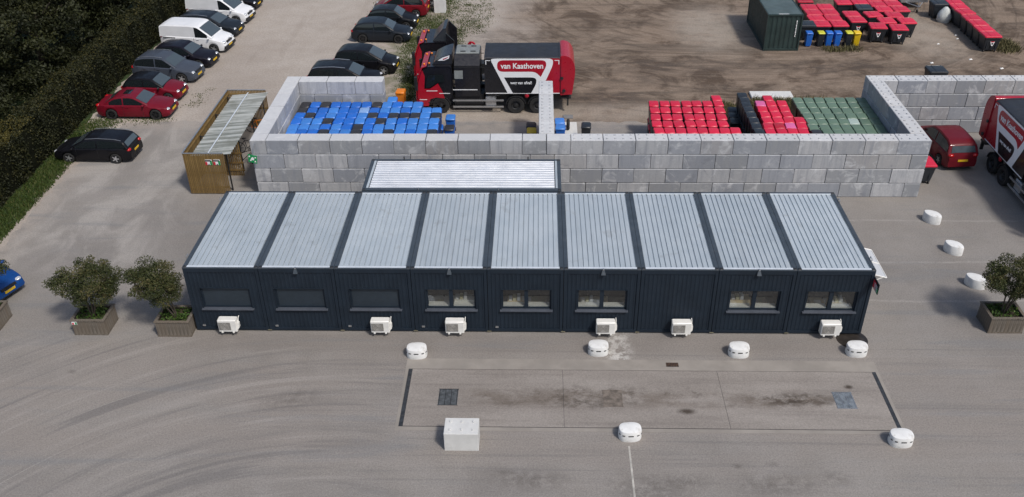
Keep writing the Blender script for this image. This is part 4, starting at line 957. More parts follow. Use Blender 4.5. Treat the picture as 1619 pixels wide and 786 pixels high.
mb.add([(xa,y,2.1+z) for y,z in pts]+[(xb,y,2.28+z) for y,z in pts], [(i,i+1,N+i+1,N+i) for i in range(N-1)]); mb.build('roof_sheet', M_cor, sl)
rb = MB(); rb.box(-17.52,-17.46,SY0+.1,SY1-.1,2.24,2.27); rb.build('ridge_strip', M_galvb, sl)
for y in (SY0+.4,13.9,16.6,SY1-.4):
    po = MB()
    po.box(-16.68,-16.62,y-.03,y+.03,0,2.2); po.box(SX0+.06,SX0+.12,y-.03,y+.03,0,2.1); po.cyl((SX0+.1,y,2.05),(-16.4,y,2.22),.03,n=6)
    po.build('steel_post', M_dark, sl)
# slatted partition halfway
for k in range(9): link('slat', SLX, sl, (-17.35+k*.105, 13.35, -.35))
pr = MB()
for z in (.3,.75,1.3): pr.box(-17.4,-16.4,13.3,13.335,z,z+.09)
pr.build('rail', M_tim, sl)
for q, x in enumerate((-17.62,-17.2)):
    s = thing('sticker_sign', ('left' if q == 0 else 'right')+' of two small black, red and green signs on the cycle shelter', 'sign', (x,SY0-.024,1.72), 0, 'small signs on the cycle shelter')
    MB().box(0,.34,-.004,.01,0,.3).build('plate', M_swhite, s); MB().box(.0,.3,-.008,-.0045,.2,.28).build('black_print', M_black, s); MB().box(.0,.1,-.008,-.0045,.0,.18).build('red_print', M_sred, s); MB().box(.24,.34,-.008,-.0045,.0,.24).build('green_print', M_sgreen, s); MB().prism([(.12,0),(.22,0),(.17,.09)],-.008,-.0045).build('black_print', M_black, s)
es = thing('assembly_point_sign', 'green and white square assembly point sign on an arm at the left wall corner', 'sign', (-15.02,10.9,2.22), .0)
e1 = MB().prism([(-.22,-.08),(.2,-.2),(.25,.24),(-.19,.34)],-.01,.01).build('plate', M_sgreen, es)
for (a, b) in ((-.13,.22),(.16,.14),(-.09,0),(.13,-.08)): MB().prism([(a-.04,b-.03),(a+.04,b-.03),(a+.03,b+.04),(a-.03,b+.04)],-.016,-.0105).build('arrow_print', M_swhite, es)
MB().prism([(-.08,.02),(.08,.0),(.09,.12),(.02,.18),(-.06,.12)],-.016,-.0105).build('figures_print', M_swhite, es)
mb = MB(); mb.cyl((0,.02,.2),(.14,.26,.78),.025,n=6); mb.build('arm', M_alu, es)
# bicycles
def bicycle(x, y, rz, label, col):
    t = thing('bicycle', label, 'bicycle', (x,y,.004), rz, 'bicycles in the shelter')
    for wx in (-.52,.52):
        wh = MB(); wh.torus((wx,0,.34), .32, .022, 'y', 22, 5); wo = wh.build('wheel', M_rubber, t, 60)
        s = MB()
        for k in range(8): a = k*math.pi/4; s.cyl((wx,0,.34),(wx+.31*math.cos(a),0,.34+.31*math.sin(a)),.004,n=3)
        s.build('spokes', M_alu, wo)
    f = MB()
    for p, q in (((-.52,0,.34),(-.1,0,.3)),((-.1,0,.3),(-.2,0,.85)),((-.52,0,.34),(-.19,0,.78)),((-.1,0,.3),(.38,0,.72)),((-.18,0,.75),(.36,0,.85)),((.52,0,.34),(.36,0,.95))): f.cyl(p, q, .02, n=6)
    f.build('frame', col, t); MB().ell((-.21,0,.9),(.13,.07,.04)).build('saddle', M_black, t, 60)
    h = MB(); h.cyl((.34,-.27,1.02),(.34,.27,1.02),.015,n=6); h.cyl((.36,0,.95),(.34,0,1.02),.015,n=6); h.build('handlebar', M_dark, t)
bicycle(-16.75,14.6,.15,'black bicycle sticking out of the shelter front',M_black)
bicycle(-16.9,16.0,.05,'dark bicycle parked under the middle of the shelter roof',M_dark)
bicycle(-16.95,18.6,.0,'bicycle with orange frame parked at the rear of the shelter',M_orange)
#PART5

# ------------------------------------------------------------------ cars
def interp(pts, x):
    if x <= pts[0][0]: return pts[0][1]
    for (a, b), (c, d) in zip(pts, pts[1:]):
        if x <= c:
            t = (x-a)/(c-a); return b+(d-b)*t
    return pts[-1][1]
# deck: body top line along x (rear to front); gh: roof line from rear glass foot to windscreen foot; belt: waist height
CAR = {
 'hatch': dict(L=4.25,W=1.78,r=.315,wx=(-1.28,1.3),deck=[(-2.12,.7),(-2.02,.9),(-1.7,.95),(.95,.97),(1.5,.88),(1.9,.76),(2.07,.62),(2.12,.5)],belt=[(-2.1,.93),(.95,.9),(2.1,.7)],gh=[(-2.0,.93),(-1.62,1.32),(-1.2,1.42),(-.4,1.47),(.2,1.42),(1.0,.95)],pil=-.42,side=(-1.75,.75)),
 'small': dict(L=3.75,W=1.7,r=.3,wx=(-1.16,1.14),deck=[(-1.87,.72),(-1.78,.92),(-1.4,.98),(.85,1.0),(1.35,.9),(1.7,.76),(1.84,.6),(1.87,.5)],belt=[(-1.85,.95),(.85,.92),(1.85,.7)],gh=[(-1.75,.96),(-1.4,1.36),(-1.0,1.45),(-.3,1.48),(.2,1.43),(.92,.97)],pil=-.35,side=(-1.5,.66)),
 'suv': dict(L=4.35,W=1.83,r=.35,wx=(-1.27,1.3),deck=[(-2.17,.8),(-2.08,1.0),(-1.7,1.06),(.95,1.08),(1.5,1.0),(1.92,.88),(2.12,.7),(2.17,.55)],belt=[(-2.1,1.06),(.95,1.0),(2.1,.8)],gh=[(-2.02,1.04),(-1.72,1.5),(-1.2,1.6),(-.4,1.64),(.15,1.59),(.98,1.06)],pil=-.42,side=(-1.85,.72),rails=1),
 'wagon': dict(L=4.65,W=1.84,r=.325,wx=(-1.38,1.42),deck=[(-2.32,.75),(-2.22,.95),(-1.8,1.0),(1.1,1.02),(1.65,.94),(2.05,.82),(2.27,.65),(2.32,.5)],belt=[(-2.3,.98),(1.1,.95),(2.3,.74)],gh=[(-2.22,.98),(-1.95,1.38),(-1.5,1.48),(-.5,1.53),(.3,1.47),(1.22,1.0)],pil=-.4,side=(-2.05,.9),rails=1),
 'mpv': dict(L=4.2,W=1.78,r=.31,wx=(-1.25,1.32),deck=[(-2.1,.75),(-2.02,.98),(-1.7,1.02),(1.15,1.02),(1.6,.92),(1.92,.78),(2.06,.62),(2.1,.5)],belt=[(-2.1,1.0),(1.1,.95),(2.1,.72)],gh=[(-2.0,.98),(-1.75,1.42),(-1.4,1.56),(-.4,1.62),(.25,1.56),(1.28,1.0)],pil=-.38,side=(-1.8,.95)),
 'coupe': dict(L=4.45,W=1.8,r=.33,wx=(-1.33,1.37),deck=[(-2.22,.72),(-2.12,.94),(-1.6,.97),(.8,.97),(1.5,.9),(1.95,.78),(2.17,.62),(2.22,.48)],belt=[(-2.2,.92),(.9,.9),(2.2,.68)],gh=[(-1.75,.95),(-1.05,1.33),(-.6,1.4),(-.15,1.42),(.15,1.38),(.98,.95)],pil=-.5,side=(-1.35,.72),sun=1),
 'van': dict(L=4.8,W=1.92,r=.33,wx=(-1.5,1.55),deck=[(-2.4,1.0),(-2.36,1.1),(-1.8,1.12),(1.4,1.14),(1.85,1.02),(2.2,.86),(2.36,.66),(2.4,.5)],belt=[(-2.4,1.1),(1.4,1.06),(2.4,.8)],gh=[(-2.38,1.08),(-2.3,1.8),(-2.0,1.88),(0,1.9),(.55,1.85),(1.55,1.12)],pil=.25,side=(.3,1.2),roofw=.1,van=1),
}
CARM = {}
def car_meshes(kind):
    if kind in CARM: return CARM[kind]
    k = CAR[kind]; L, W, r = k['L'], k['W'], k['r']; hl = L/2; ra = r+.06; res = {}
    xs = [-hl+L*i/44 for i in range(45)]
    for wx in k['wx']:
        xs = [x for x in xs if abs(x-wx) > ra+.02]; xs += [wx+ra*math.sin(rad(a)) for a in range(-90,91,15)] + [wx-ra-.004, wx+ra+.004]
    xs = sorted(set(round(x,4) for x in xs)); rings = []
    for x in xs:
        e = max(0, (abs(x)-(hl-.35))/.35); zl = .2+.09*e*e
        for wx in k['wx']:
            d = abs(x-wx)
            if d <= ra: zl = max(zl, r*.96+math.sqrt(max(0, ra*ra-d*d)))
        dk = interp(k['deck'], x); zb = min(interp(k['belt'], x), dk-.02); zl = min(zl, zb-.04)
        t = max(0, (abs(x)-(hl-.85))/.85); w_ = W/2*(1-.15*t**2.3)
        h = [(w_-.05,zl),(w_-.004,zl+.3*(zb-zl)),(w_,zl+.62*(zb-zl)),(w_-.025,zb-.03),(w_-.07,zb+.01 if zb+.01 < dk else dk),(w_*.6,dk-.006),(0,dk+.012)]
        rings.append([(x,-y,z) for y,z in h]+[(x,y,z) for y,z in h[-2::-1]])
    mb = MB(); mb.loft(rings, cap=True, closed=False); res['body'] = mb
    u = MB(); u.box(-hl+.25,hl-.25,-W/2+.27,W/2-.27,.17,.62); u.box(k['wx'][0]+ra+.02,k['wx'][1]-ra-.02,-W/2+.07,W/2-.07,.17,.4); res['underbody'] = u
    gh = k['gh']; zr = max(z for _, z in gh); wb_, wr = W/2-.075, W/2-(k.get('roofw') or .2)
    def bz(x): return interp(k['belt'], x)
    def wy(x, z): b = bz(x); t = max(0, min(1, (z-b)/(zr-b))); return wb_+(wr-wb_)*t**1.2
    prof = []
    for (a, b), (c, d) in zip(gh, gh[1:]):
        n = max(2, int(math.hypot(c-a, d-b)/.08))
        for i in range(n): prof.append((a+(c-a)*i/n, b+(d-b)*i/n))
    prof.append(gh[-1])
    # soften the kinks
    for _ in range(2):
        prof = [prof[0]]+[(prof[i][0], (prof[i-1][1]+2*prof[i][1]+prof[i+1][1])/4) for i in range(1,len(prof)-1)]+[prof[-1]]
    def ring(x, z, off=0.):
        y = wy(x, z)+off; b = min(bz(x), z)-.03
        c = .035*min(1, (z-b)/(zr-b)); q = max(0, min(.06, z-b))
        half = [(wb_+off,b),(y+.01,max(b,z-q)),(y-.05,z+c*.3+off),(y*.5,z+c*.85+off),(0,z+c+off)]
        return [(x,-p,h) for p,h in half]+[(x,p,h) for p,h in half[-2::-1]]
    mb = MB(); mb.loft([ring(x,z) for x,z in prof]); res['cabin'] = mb
    def panel(i0, i1, f, off):       # glass laid over the profile between indices
        seg = [p for p in prof if i0-1e-6 <= p[0] <= i1+1e-6]; vs = []; n = 7
        for si, (x, z) in enumerate(seg):
            p0, p1 = seg[max(0,si-1)], seg[min(len(seg)-1,si+1)]; tx, tz = p1[0]-p0[0], p1[1]-p0[1]; tl_ = math.hypot(tx, tz) or 1; ox, oz = -tz/tl_*off, tx/tl_*off
            y = (wy(x,z)-.05)*f; c = .035*min(1, (z-bz(x)+.03)/(zr-bz(x)+.03))
            for j in range(n):
                t = -1+2*j/(n-1); a = abs(t*f)*.97
                zz = z+c*(1-.15*min(1,a*2)-.55*max(0,a*2-1)*.9)
                vs.append((x+ox, y*t, zz+oz))
        m = len(seg); mb = MB(); mb.add(vs, [(i*n+j,i*n+j+1,(i+1)*n+j+1,(i+1)*n+j) for i in range(m-1) for j in range(n-1)]); return mb
    xA, xB = gh[-1][0], gh[-2][0]; xD, xC = gh[0][0], gh[1][0]
    def sl_(x0, x1, off=.014, top=None):
        mb = MB(); n = 12; vs = []
        for i in range(n+1):
            x = x0+(x1-x0)*i/n; zt = interp(prof, x)-.07; zb = bz(x)+.035; zt = max(zt, zb+.004)
            for s in (1,):
                vs += [(x, wy(x,zb)+off, zb), (x, wy(x,(zb+zt)/2)+off, (zb+zt)/2), (x, wy(x,zt)+off, zt)]
        mb.add(vs, [(3*i+j,3*i+3+j,3*i+4+j,3*i+1+j) for i in range(n) for j in range(2)]); return mb
    dx = xA-xB; res['windscreen'] = panel(xB+.1*dx, xA-.06*dx, .95, .016)
    dr_ = xC-xD
    if not k.get('van'): res['rear_window'] = panel(xD+.1*dr_-.001, xC-.02+.0*dr_, .85, .02)
    s0, s1 = k['side']; p = k['pil']
    wins = [(s0, p-.04), (p+.04, s1)] if not k.get('van') else [(s0, s1)]
    res['side'] = [sl_(a, b) for a, b in wins]
    if k.get('sun'): res['sunroof'] = panel(-.62, -.12, .5, .014)
    t = MB(); rr = r; prof_t = [(rr-.11,-.105),(rr-.02,-.11),(rr,-.085),(rr,.085),(rr-.02,.11),(rr-.11,.105)]
    n = 22; t.loft([[(q*math.cos(a), y, q*math.sin(a)) for q, y in prof_t] for a in [2*math.pi*i/n for i in range(n+1)]], cap=False, closed=True); res['tyre'] = t
    rm = MB(); rm.loft([[(q*math.cos(a), y, q*math.sin(a)) for a in [2*math.pi*i/n for i in range(n)]] for q, y in ((rr-.105,.1),(rr-.105,-.1))], cap=False)
    for s in range(5):
        a = 2*math.pi*s/5; ca, sa = math.cos(a), math.sin(a)
        pts = [(.03,-.045),(.03,.045),(rr-.1,.028),(rr-.1,-.028)]; 
        f = lambda u, v, y: (u*ca-v*sa, y, u*sa+v*ca)
        rm.loft([[f(u,v,-.075) for u,v in pts],[f(u,v,-.095) for u,v in pts]])
    rm.cyl((0,-.07,0),(0,-.1,0),.055,n=10); res['rim'] = rm
    hb = MB(); hb.cyl((0,.0,0),(0,-.03,0),rr-.11,n=18); res['hub'] = hb
    CARM[kind] = res; return res
RIMS = {'s': pmat('alloy_rim', (.55,.56,.58), .3, metal=.7, var=.05), 'k': pmat('black_rim', (.025,.025,.027), .35, metal=.5), 'g': pmat('steel_cover', (.32,.33,.34), .4, metal=.5)}
PAINT = {}
def paint(c):
    if c not in PAINT: PAINT[c] = pmat('car_paint', c, .45, var=.04, scale=1.5, spec=.15, coat=.3)
    return PAINT[c]
CACHE = {}
def cm(kind, key, mat, smooth=40, src=None):
    k = (kind, key, mat.name)
    if k not in CACHE:
        mb = src or car_meshes(kind)[key]; CACHE[k] = mb.mesh(key, mat, smooth)
    return CACHE[k]
def car(name, label, cat, kind, col, loc, hdg, rim='s', roof=None, plate=True, group='parked cars', rail=None, grille=None):
    k = CAR[kind]; res = car_meshes(kind); t = thing(name, label, cat, (loc[0],loc[1],.0), rad(hdg), group)
    hl, W, r = k['L']/2, k['W'], k['r']; pm = paint(col); rfm = paint(roof) if roof else pm
    body = link('body', cm(kind,'body',pm,32), t); link('underbody', cm(kind,'underbody',M_black), t); cabin = link('cabin', cm(kind,'cabin',rfm,35), t)
    link('windscreen', cm(kind,'windscreen',M_screen,60), cabin)
    if 'rear_window' in res: link('rear_window', cm(kind,'rear_window',M_screen,60), cabin)
    if 'sunroof' in res: link('sunroof', cm(kind,'sunroof',M_glass,60), cabin)
    for i, s in enumerate(res['side']):
        me = cm(kind, 'side%d'%i, M_glass, 60, s)
        for sg_ in (1,-1):
            o = link('side_window', me, cabin); o.scale[1] = sg_
    for wx in k['wx']:
        for sy in (-1,1):
            wo = link('wheel', cm(kind,'tyre',M_rubber,50), t, (wx, sy*(W/2-.115), r))
            if sy > 0: wo.rotation_euler[2] = math.pi
            link('rim', cm(kind,'rim',RIMS[rim]), wo); link('hub', cm(kind,'hub',M_black), wo)
    zd = interp(k['deck'], hl-.2); zt = interp(k['deck'], -hl+.1)
    for sy in (-1,1):
        MB().ell((hl-.2,sy*(W/2-.3),zd-.1),(.2,.17,.075),12,6).build('headlight', M_lampw, t, 60)
        MB().ell((-hl+.12,sy*(W/2-.24),zt-.07),(.14,.16,.1),12,6).build('tail_light', M_lampr, t, 60)
        xm = k['gh'][-1][0]-.22; MB().ell((xm,sy*(W/2+.08),interp(k['belt'],xm)+.07),(.07,.12,.075),10,6).build('mirror', M_black if roof else pm, t, 60)
    MB().box(hl-.13,hl+.004,-.38,.38,zd-.2,zd-.1).build('grille', grille or M_black, t)
    MB().box(hl-.16,hl-.01,-W/2+.32,W/2-.32,.24,.36).build('lower_grille', M_black, t)
    if plate:
        MB().box(hl-.03,hl+.022,-.26,.26,.4,.51).build('number_plate', M_yellow, t); MB().box(-hl-.022,-hl+.03,-.26,.26,.6,.71).build('number_plate', M_yellow, t)
    for sy in (-1,1):
        for xd in ([k['pil']-.02, k['side'][1]-.05] if not k.get('van') else [.2]):
            zb = interp(k['belt'], xd); MB().box(xd-.006,xd+.006,sy*(W/2-.02)-.024,sy*(W/2-.02)+.024,.34,zb-.02).build('door_seam', M_black, body)
        for xd in ([k['pil']+.12, k['pil']-.85] if kind not in ('coupe','small','van') else [k['pil']+.12]):
            zb = interp(k['belt'], xd); MB().box(xd,xd+.2,sy*(W/2-.01)-.03,sy*(W/2-.01)+.03,zb-.12,zb-.09).build('door_handle', pm, body)
    if k.get('rails') or rail:
        for sy in (-1,1):
            rl = MB(); y = sy*(W/2-.24); xs_ = [k['gh'][1][0]+.1+i*(k['gh'][-2][0]-k['gh'][1][0]-.15)/6 for i in range(7)]
            for a, b in zip(xs_, xs_[1:]): rl.cyl((a,y,interp(k['gh'],a)+.05),(b,y,interp(k['gh'],b)+.05),.018,n=5)
            rl.build('roof_rail', M_alu, cabin)
    if k.get('van'):
        for sy in (-1,1): MB().box(-2.1,-1.2,sy*(W/2-.005)-.015,sy*(W/2-.005)+.015,1.0,1.05).build('slide_rail', M_dark, body)
        MB().box(hl-.34,hl+.012,-W/2+.12,W/2-.12,.3,.52).build('bumper', M_black, t)
        MB().ell((hl-.03,0,zd-.02),(.04,.12,.05)).build('badge', M_alu, t)
    return t
BLK = (.006,.006,.008); RED = (.15,.006,.016)
car('parked_car','black hatchback with alloy wheels parked nose to the hedge','car','wagon',BLK,(-25.25,15.6),178,'s',rail=True).scale = (.95,.97,.9)
car('parked_car','red coupe with black wheels parked on the sand edge','car','coupe',RED,(-25.1,21.2),-1,'k')
car('parked_car','small red car with a black roof beside the red coupe','car','small',RED,(-24.95,23.75),-4,'s',roof=BLK)
car('parked_car','grey sport utility car with roof rails beside the black roofed red car','car','suv',(.055,.065,.085),(-25.15,26.85),-8,'s')
car('parked_car','black hatchback between the grey car and the nearer white van','car','hatch',(.008,.007,.012),(-24.85,29.35),-8,'s')
car('white_van','nearer white delivery van in the row along the hedge','van','van',(.72,.73,.74),(-24.9,32.3),-8,'g')
car('parked_car','dark estate car between the two white vans','car','wagon',(.014,.018,.024),(-24.95,35.3),-8,'s')
car('white_van','farther white delivery van at the top picture edge','van','van',(.72,.73,.74),(-25.0,38.2),-8,'g')
car('parked_car','black car at the top edge beyond the white vans','car','hatch',BLK,(-24.9,41.2),-8,'s')
car('parked_car','black estate car partly hidden by the left bay wall','car','wagon',BLK,(-13.15,25.4),-3,'s')
car('parked_car','black people carrier second from the block wall in the middle row','car','mpv',BLK,(-12.2,28.15),-5,'s')
car('parked_car','dark blue grey hatchback in the middle row','car','hatch',(.012,.016,.022),(-12.0,33.95),-3,'k')
car('parked_car','small black car behind the dark hatchback in the middle row','car','small',(.008,.009,.011),(-11.6,36.7),-5,'s')
car('parked_car','dark red car at the top edge of the middle row','car','mpv',(.16,.008,.014),(-11.3,39.4),176,'s')
car('parked_car','dark car cut by the top edge beside the dark red car','car','hatch',(.03,.033,.035),(-10.3,42.0),-5,'s')
car('parked_car','dark red people carrier beside the right end of the block wall','car','mpv',(.13,.008,.014),(21.5,16.0),94,'g')
car('parked_car','bright blue car at the left picture edge behind a planter','car','hatch',(.006,.05,.2),(-25.6,3.0),-22,'s')

# ------------------------------------------------------------------ lorries
M_tblk = pmat('lorry_black', (.009,.009,.012), .35, var=.1, coat=.3, dirt=.15, dcol=(.05,.045,.04)); M_tred = pmat('lorry_red', (.36,.006,.02), .35, var=.05, coat=.3, dirt=.1, dcol=(.2,.02,.03)); M_twht = pmat('lorry_white_print', (.78,.79,.8), .5, var=.02)
M_troof = pmat('lorry_roof', (.02,.023,.03), .6, var=.15, scale=1., dirt=.3, dcol=(.06,.06,.06)); M_grey = pmat('grey_cover', (.2,.215,.21), .6, var=.12)
def rpoly(pts, rs, n=5):
    out = []; N = len(pts)
    for i in range(N):
        p, a, b = Vector(pts[i]), Vector(pts[i-1]), Vector(pts[(i+1) % N]); r = rs[i]
        if r <= 0: out.append(tuple(p)); continue
        u, v = (a-p), (b-p); A = p+u.normalized()*min(r, u.length*.48); B = p+v.normalized()*min(r, v.length*.48)
        for k in range(n+1): t = k/n; out.append(tuple(A*(1-t)**2+p*2*t*(1-t)+B*t*t))
    return out
def text_mesh(s, width, height_scale=1., off=.02):
    c = bpy.data.curves.new('lettering', 'FONT'); c.body = s; c.offset = off; c.extrude = .004; c.resolution_u = 3
    o = bpy.data.objects.new('lettering', c); COL.objects.link(o); bpy.context.view_layer.update()
    me = bpy.data.meshes.new_from_object(o.evaluated_get(bpy.context.evaluated_depsgraph_get())); bpy.data.objects.remove(o); bpy.data.curves.remove(c)
    xs = [v.co.x for v in me.vertices]; ys = [v.co.y for v in me.vertices]; k = width/(max(xs)-min(xs)); cx, cy_ = (max(xs)+min(xs))/2, (max(ys)+min(ys))/2
    for v in me.vertices: v.co = Vector(((v.co.x-cx)*k, -v.co.z, (v.co.y-cy_)*k*height_scale))
    me.materials.clear(); me.materials.append(M_twht); return me
TX1 = text_mesh('van Kaathoven', 2.5, 1.12); TX2 = text_mesh('weg van afval!', 1.28, 1.1)
WT = {}
def truck_wheel(t, x, y, r=.52, w=.32):
    if 't' not in WT:
        mb = MB(); n = 26; pr = [(r-.22,-w/2+.02),(r-.04,-w/2),(r,-w/2+.04),(r,w/2-.04),(r-.04,w/2),(r-.22,w/2-.02)]
        mb.loft([[(q*math.cos(a),yy,q*math.sin(a)) for q,yy in pr] for a in [2*math.pi*i/n for i in range(n+1)]], cap=False); WT['t'] = mb.mesh('wheel', M_rubber, 50)
        mb = MB(); mb.loft([[(q*math.cos(a),yy,q*math.sin(a)) for a in [2*math.pi*i/20 for i in range(20)]] for q,yy in ((.3,.1),(.3,-.12),(.27,-.13),(.2,-.02),(.12,-.04),(.1,-.14),(.03,-.15))]); WT['r'] = mb.mesh('rim', M_dark, 40)
    o = link('wheel', WT['t'], t, (x,y,r)); rr = link('rim', WT['r'], o)
    if y > 0: o.rotation_euler[2] = math.pi
def cab(t, deflector=True):
    prof = rpoly([(.06,.5),(0,1.2),(.1,2.1),(.4,2.86),(.75,3.0),(2.05,3.02),(2.1,2.6),(2.1,.95),(1.95,.95),(1.85,.5)], [.05,.2,.3,.3,.2,.1,.1,.05,0,0])
    c = MB(); c.loft([[(x+.03,-1.18,z) for x,z in prof],[(x,-1.24,z) for x,z in prof],[(x,1.24,z) for x,z in prof],[(x+.03,1.18,z) for x,z in prof]]).build('cab', M_tblk, t, 40)
    fp = rpoly([(-.02,.52),(-.035,1.2),(.07,2.1),(.36,2.88),(.6,2.99),(.64,3.03),(.3,2.93),(.0,2.12),(-.09,1.2),(-.07,.5)], [0]*10)
    MB().prism(fp, -1.2, 1.2).build('front_panel', M_tred, t)
    MB().prism([(-.06,1.35),(.02,2.08),(.27,2.72),(.24,2.74),(-.02,2.1),(-.1,1.35)], -1.05, 1.05).build('windscreen', M_glass, t)
    for s in (-1,1):
        y0, y1 = (s*1.245, s*1.262)
        MB().prism([(.04,.5),(.0,1.2),(.1,2.1),(.36,2.8),(.5,2.4),(.42,1.6),(.75,1.6),(1.25,1.95),(1.5,1.45),(1.62,1.0),(1.1,1.05),(.75,.95),(.62,.5)], min(y0,y1), max(y0,y1)).build('red_trim', M_tred, t)
        a, b = sorted((s*1.264, s*1.272)); MB().prism(rpoly([(.5,1.68),(.62,2.35),(.75,2.5),(1.6,2.5),(1.65,2.05),(1.2,2.0),(.75,1.68)], [.05]*7), a, b).build('side_window', M_glass, t)
        a, b = sorted((s*1.262, s*1.268)); MB().box(.55,1.2,a,b,1.46,1.5).build('white_print', M_twht, t)
        MB().box(1.3,1.95,a,b,1.3,1.34).build('white_print', M_twht, t); MB().box(.1,.55,a,b,.9,.94).build('white_print', M_twht, t)
        m = MB(); m.cbox(-.12,.06,*sorted((s*1.3,s*1.52)),1.6,2.45,.03); m.cyl((.1,s*1.2,2.5),(-.03,s*1.4,2.45),.025,n=6); m.build('mirror', M_black, t)
        MB().ell((.1,s*.95,.8),(.12,.2,.12)).build('headlight', M_lampw, t, 60)
        for z in (.42,.72): MB().box(.62,1.15,*sorted((s*1.05,s*1.27)),z,z+.05).build('step', M_dark, t)
        MB().ell((.45,s*.8,3.0),(.07,.07,.06)).build('marker_lamp', M_orange, t, 60); MB().ell((.75,s*.8,3.05),(.07,.07,.06)).build('marker_lamp', M_orange, t, 60)
    MB().box(-.1,.12,-1.2,1.2,.35,.62).build('bumper', M_tred, t)
    if deflector == 1:
        d = MB(); P0 = [(.95,3.03),(1.15,3.24),(1.6,3.48),(2.02,3.62),(2.12,3.62),(2.12,3.03)]
        d.loft([[(x,-.95+.12*(z-3),z) for x,z in P0],[(x,.95-.12*(z-3),z) for x,z in P0]]); d.build('roof_deflector', M_tblk, t, 30)
        for s in (-1,1):
            a, b = sorted((s*.875,s*.9)); 
            e = MB().prism([(1.2,3.2),(1.55,3.42),(2.0,3.57),(1.95,3.38),(1.5,3.18)], a-.02 if s < 0 else a+.02, b-.02 if s < 0 else b+.02).build('emblem', M_twht, t)
            MB().prism([(1.6,3.36),(1.92,3.48),(1.88,3.42),(1.6,3.28)], *sorted((s*.925,s*.93))).build('emblem_red', M_tred, e)
def chassis(t, L):
    MB().box(1.6,L-.3,-.45,.45,.6,1.0).build('chassis', M_dark, t)
def side_rails(t, x0, x1):
    for s in (-1,1):
        for z in (.44,.85):
            MB().box(x0,x1,*sorted((s*1.2,s*1.25)),z-.05,z+.05).build('side_rail', M_alu, t)
        MB().cbox(x1-1.1,x1-.45,*sorted((s*.6,s*1.17)),.5,1.05,.04).build('tank', M_alu, t); MB().box(x0+.1,x1-1.2,*sorted((s*.5,s*1.0)),.45,1.15).build('tool_box', M_black, t)
def garbage_truck(name, label, loc, rz, tblue=False):
    t = thing(name, label, 'lorry', (*loc,0), rz, 'red and black refuse lorries'); cab(t, 1); chassis(t, 9.0); side_rails(t, 2.1, 5.15)
    for x in (1.36,5.88,7.2):
        for s in (-1,1): truck_wheel(t, x, s*1.09)
    for x in (1.36,5.88,7.2):
        for s in (-1,1):
            ar = MB(); pts = [(x+.62*math.cos(rad(a)), .52+.62*math.sin(rad(a))) for a in range(10,171,16)]; pin = [(x+.57*math.cos(rad(a)), .52+.57*math.sin(rad(a))) for a in range(170,9,-16)]
            ar.prism(pts+pin, *sorted((s*.9,s*1.26))); ar.build('mudguard', M_black, t)
    for s in (-1,1): MB().ell((6.54,s*1.2,1.14),(.14,.08,.15)).build('red_cap', M_tred, t, 60)
    # hopper between cab and body
    hp = MB(); hp.loft([[(x,y,z) for y,z in ((-1.1,1.05),(-1.1,3.0),(-.55,3.5),(.85,3.5),(1.1,3.2),(1.1,1.05))] for x in (2.26,3.76)]); hp.build('hopper', M_tblk, t)
    hc = MB().cbox(2.32,3.72,-.5,.85,3.505,3.58,.03).build('hopper_cover', M_grey, t)
    for a in (2.6,3.2):
        MB().box(a,a+.3,-.35,-.25,3.581,3.61).build('handle', M_dark, hc)
        MB().box(a,a+.3,.5,.6,3.581,3.61).build('handle', M_dark, hc)
    for s in (-1,1):
        MB().box(2.25,2.75,*sorted((s*1.11,s*1.16)),2.2,2.7).build('vent', M_grey, t); MB().box(2.03,3.59,*sorted((s*1.11,s*1.135)),1.47,1.51).build('white_print', M_twht, t)
        fr_ = MB(); fr_.box(2.24,3.9,*sorted((s*1.105,s*1.13)),2.9,2.94); fr_.build('trim', M_dark, t)
    # body with arched roof
    n = 10; sec = [(-1.25,1.25),(-1.25,3.5)]+[(-1.25*math.cos(math.pi*i/n), 3.5+.5*math.sin(math.pi*i/n)) for i in range(1,n)]+[(1.25,3.5),(1.25,1.25)]
    MB().loft([[(4.05,y,z) for y,z in [(-1.25,1.25),(-1.25,3.5),(1.25,3.5),(1.25,1.25)]],[(8.52,y,z) for y,z in [(-1.25,1.25),(-1.25,3.5),(1.25,3.5),(1.25,1.25)]]]).build('body', M_tblk, t)
    sec = [(-1.24*math.cos(math.pi*i/n), 3.503+.13*math.sin(math.pi*i/n)**.8) for i in range(n+1)]
    rf = MB().loft([[(4.1,y,z) for y,z in sec],[(8.5,y,z) for y,z in sec]]).build('roof', M_troof, t, 25)
    for x in (4.05,8.42): 
        q = [(-1.27*math.cos(math.pi*i/n), 3.49+.17*math.sin(math.pi*i/n)**.8) for i in range(n+1)]; MB().loft([[(x,y,z) for y,z in q],[(x+.1,y,z) for y,z in q]]).build('roof_bow', M_troof, rf)
    tp = rpoly([(8.54,1.2),(8.5,3.64),(8.75,3.68),(9.12,3.55),(9.36,3.1),(9.4,2.6),(9.24,1.25)], [.03,.1,.1,.2,.2,.3,.05])
    tg = MB().loft([[(x,-1.27,z) for x,z in tp],[(x,1.27,z) for x,z in tp]]).build('tailgate', M_tred, t, 30)
    for s in (-1,1): MB().box(8.56,8.68,*sorted((s*1.275,s*1.31)),1.4,3.6).build('hinge_bar', M_tred, tg); MB().cyl((8.62,s*1.29,2.3),(8.62,s*1.36,2.3),.09,n=10).build('pivot', M_dark, tg); MB().cyl((8.75,s*1.28,1.5),(8.75,s*1.36,1.5),.1,n=10).build('pivot', M_dark, tg)
    mb = MB(); mb.box(8.6,9.2,-1.1,1.1,.9,1.0); mb.box(8.95,9.05,-1.1,-.95,.45,.95); mb.box(8.95,9.05,.95,1.1,.45,.95); mb.build('rear_bumper', M_dark, t)
    # lettering panels on both sides
    CX = 6.285
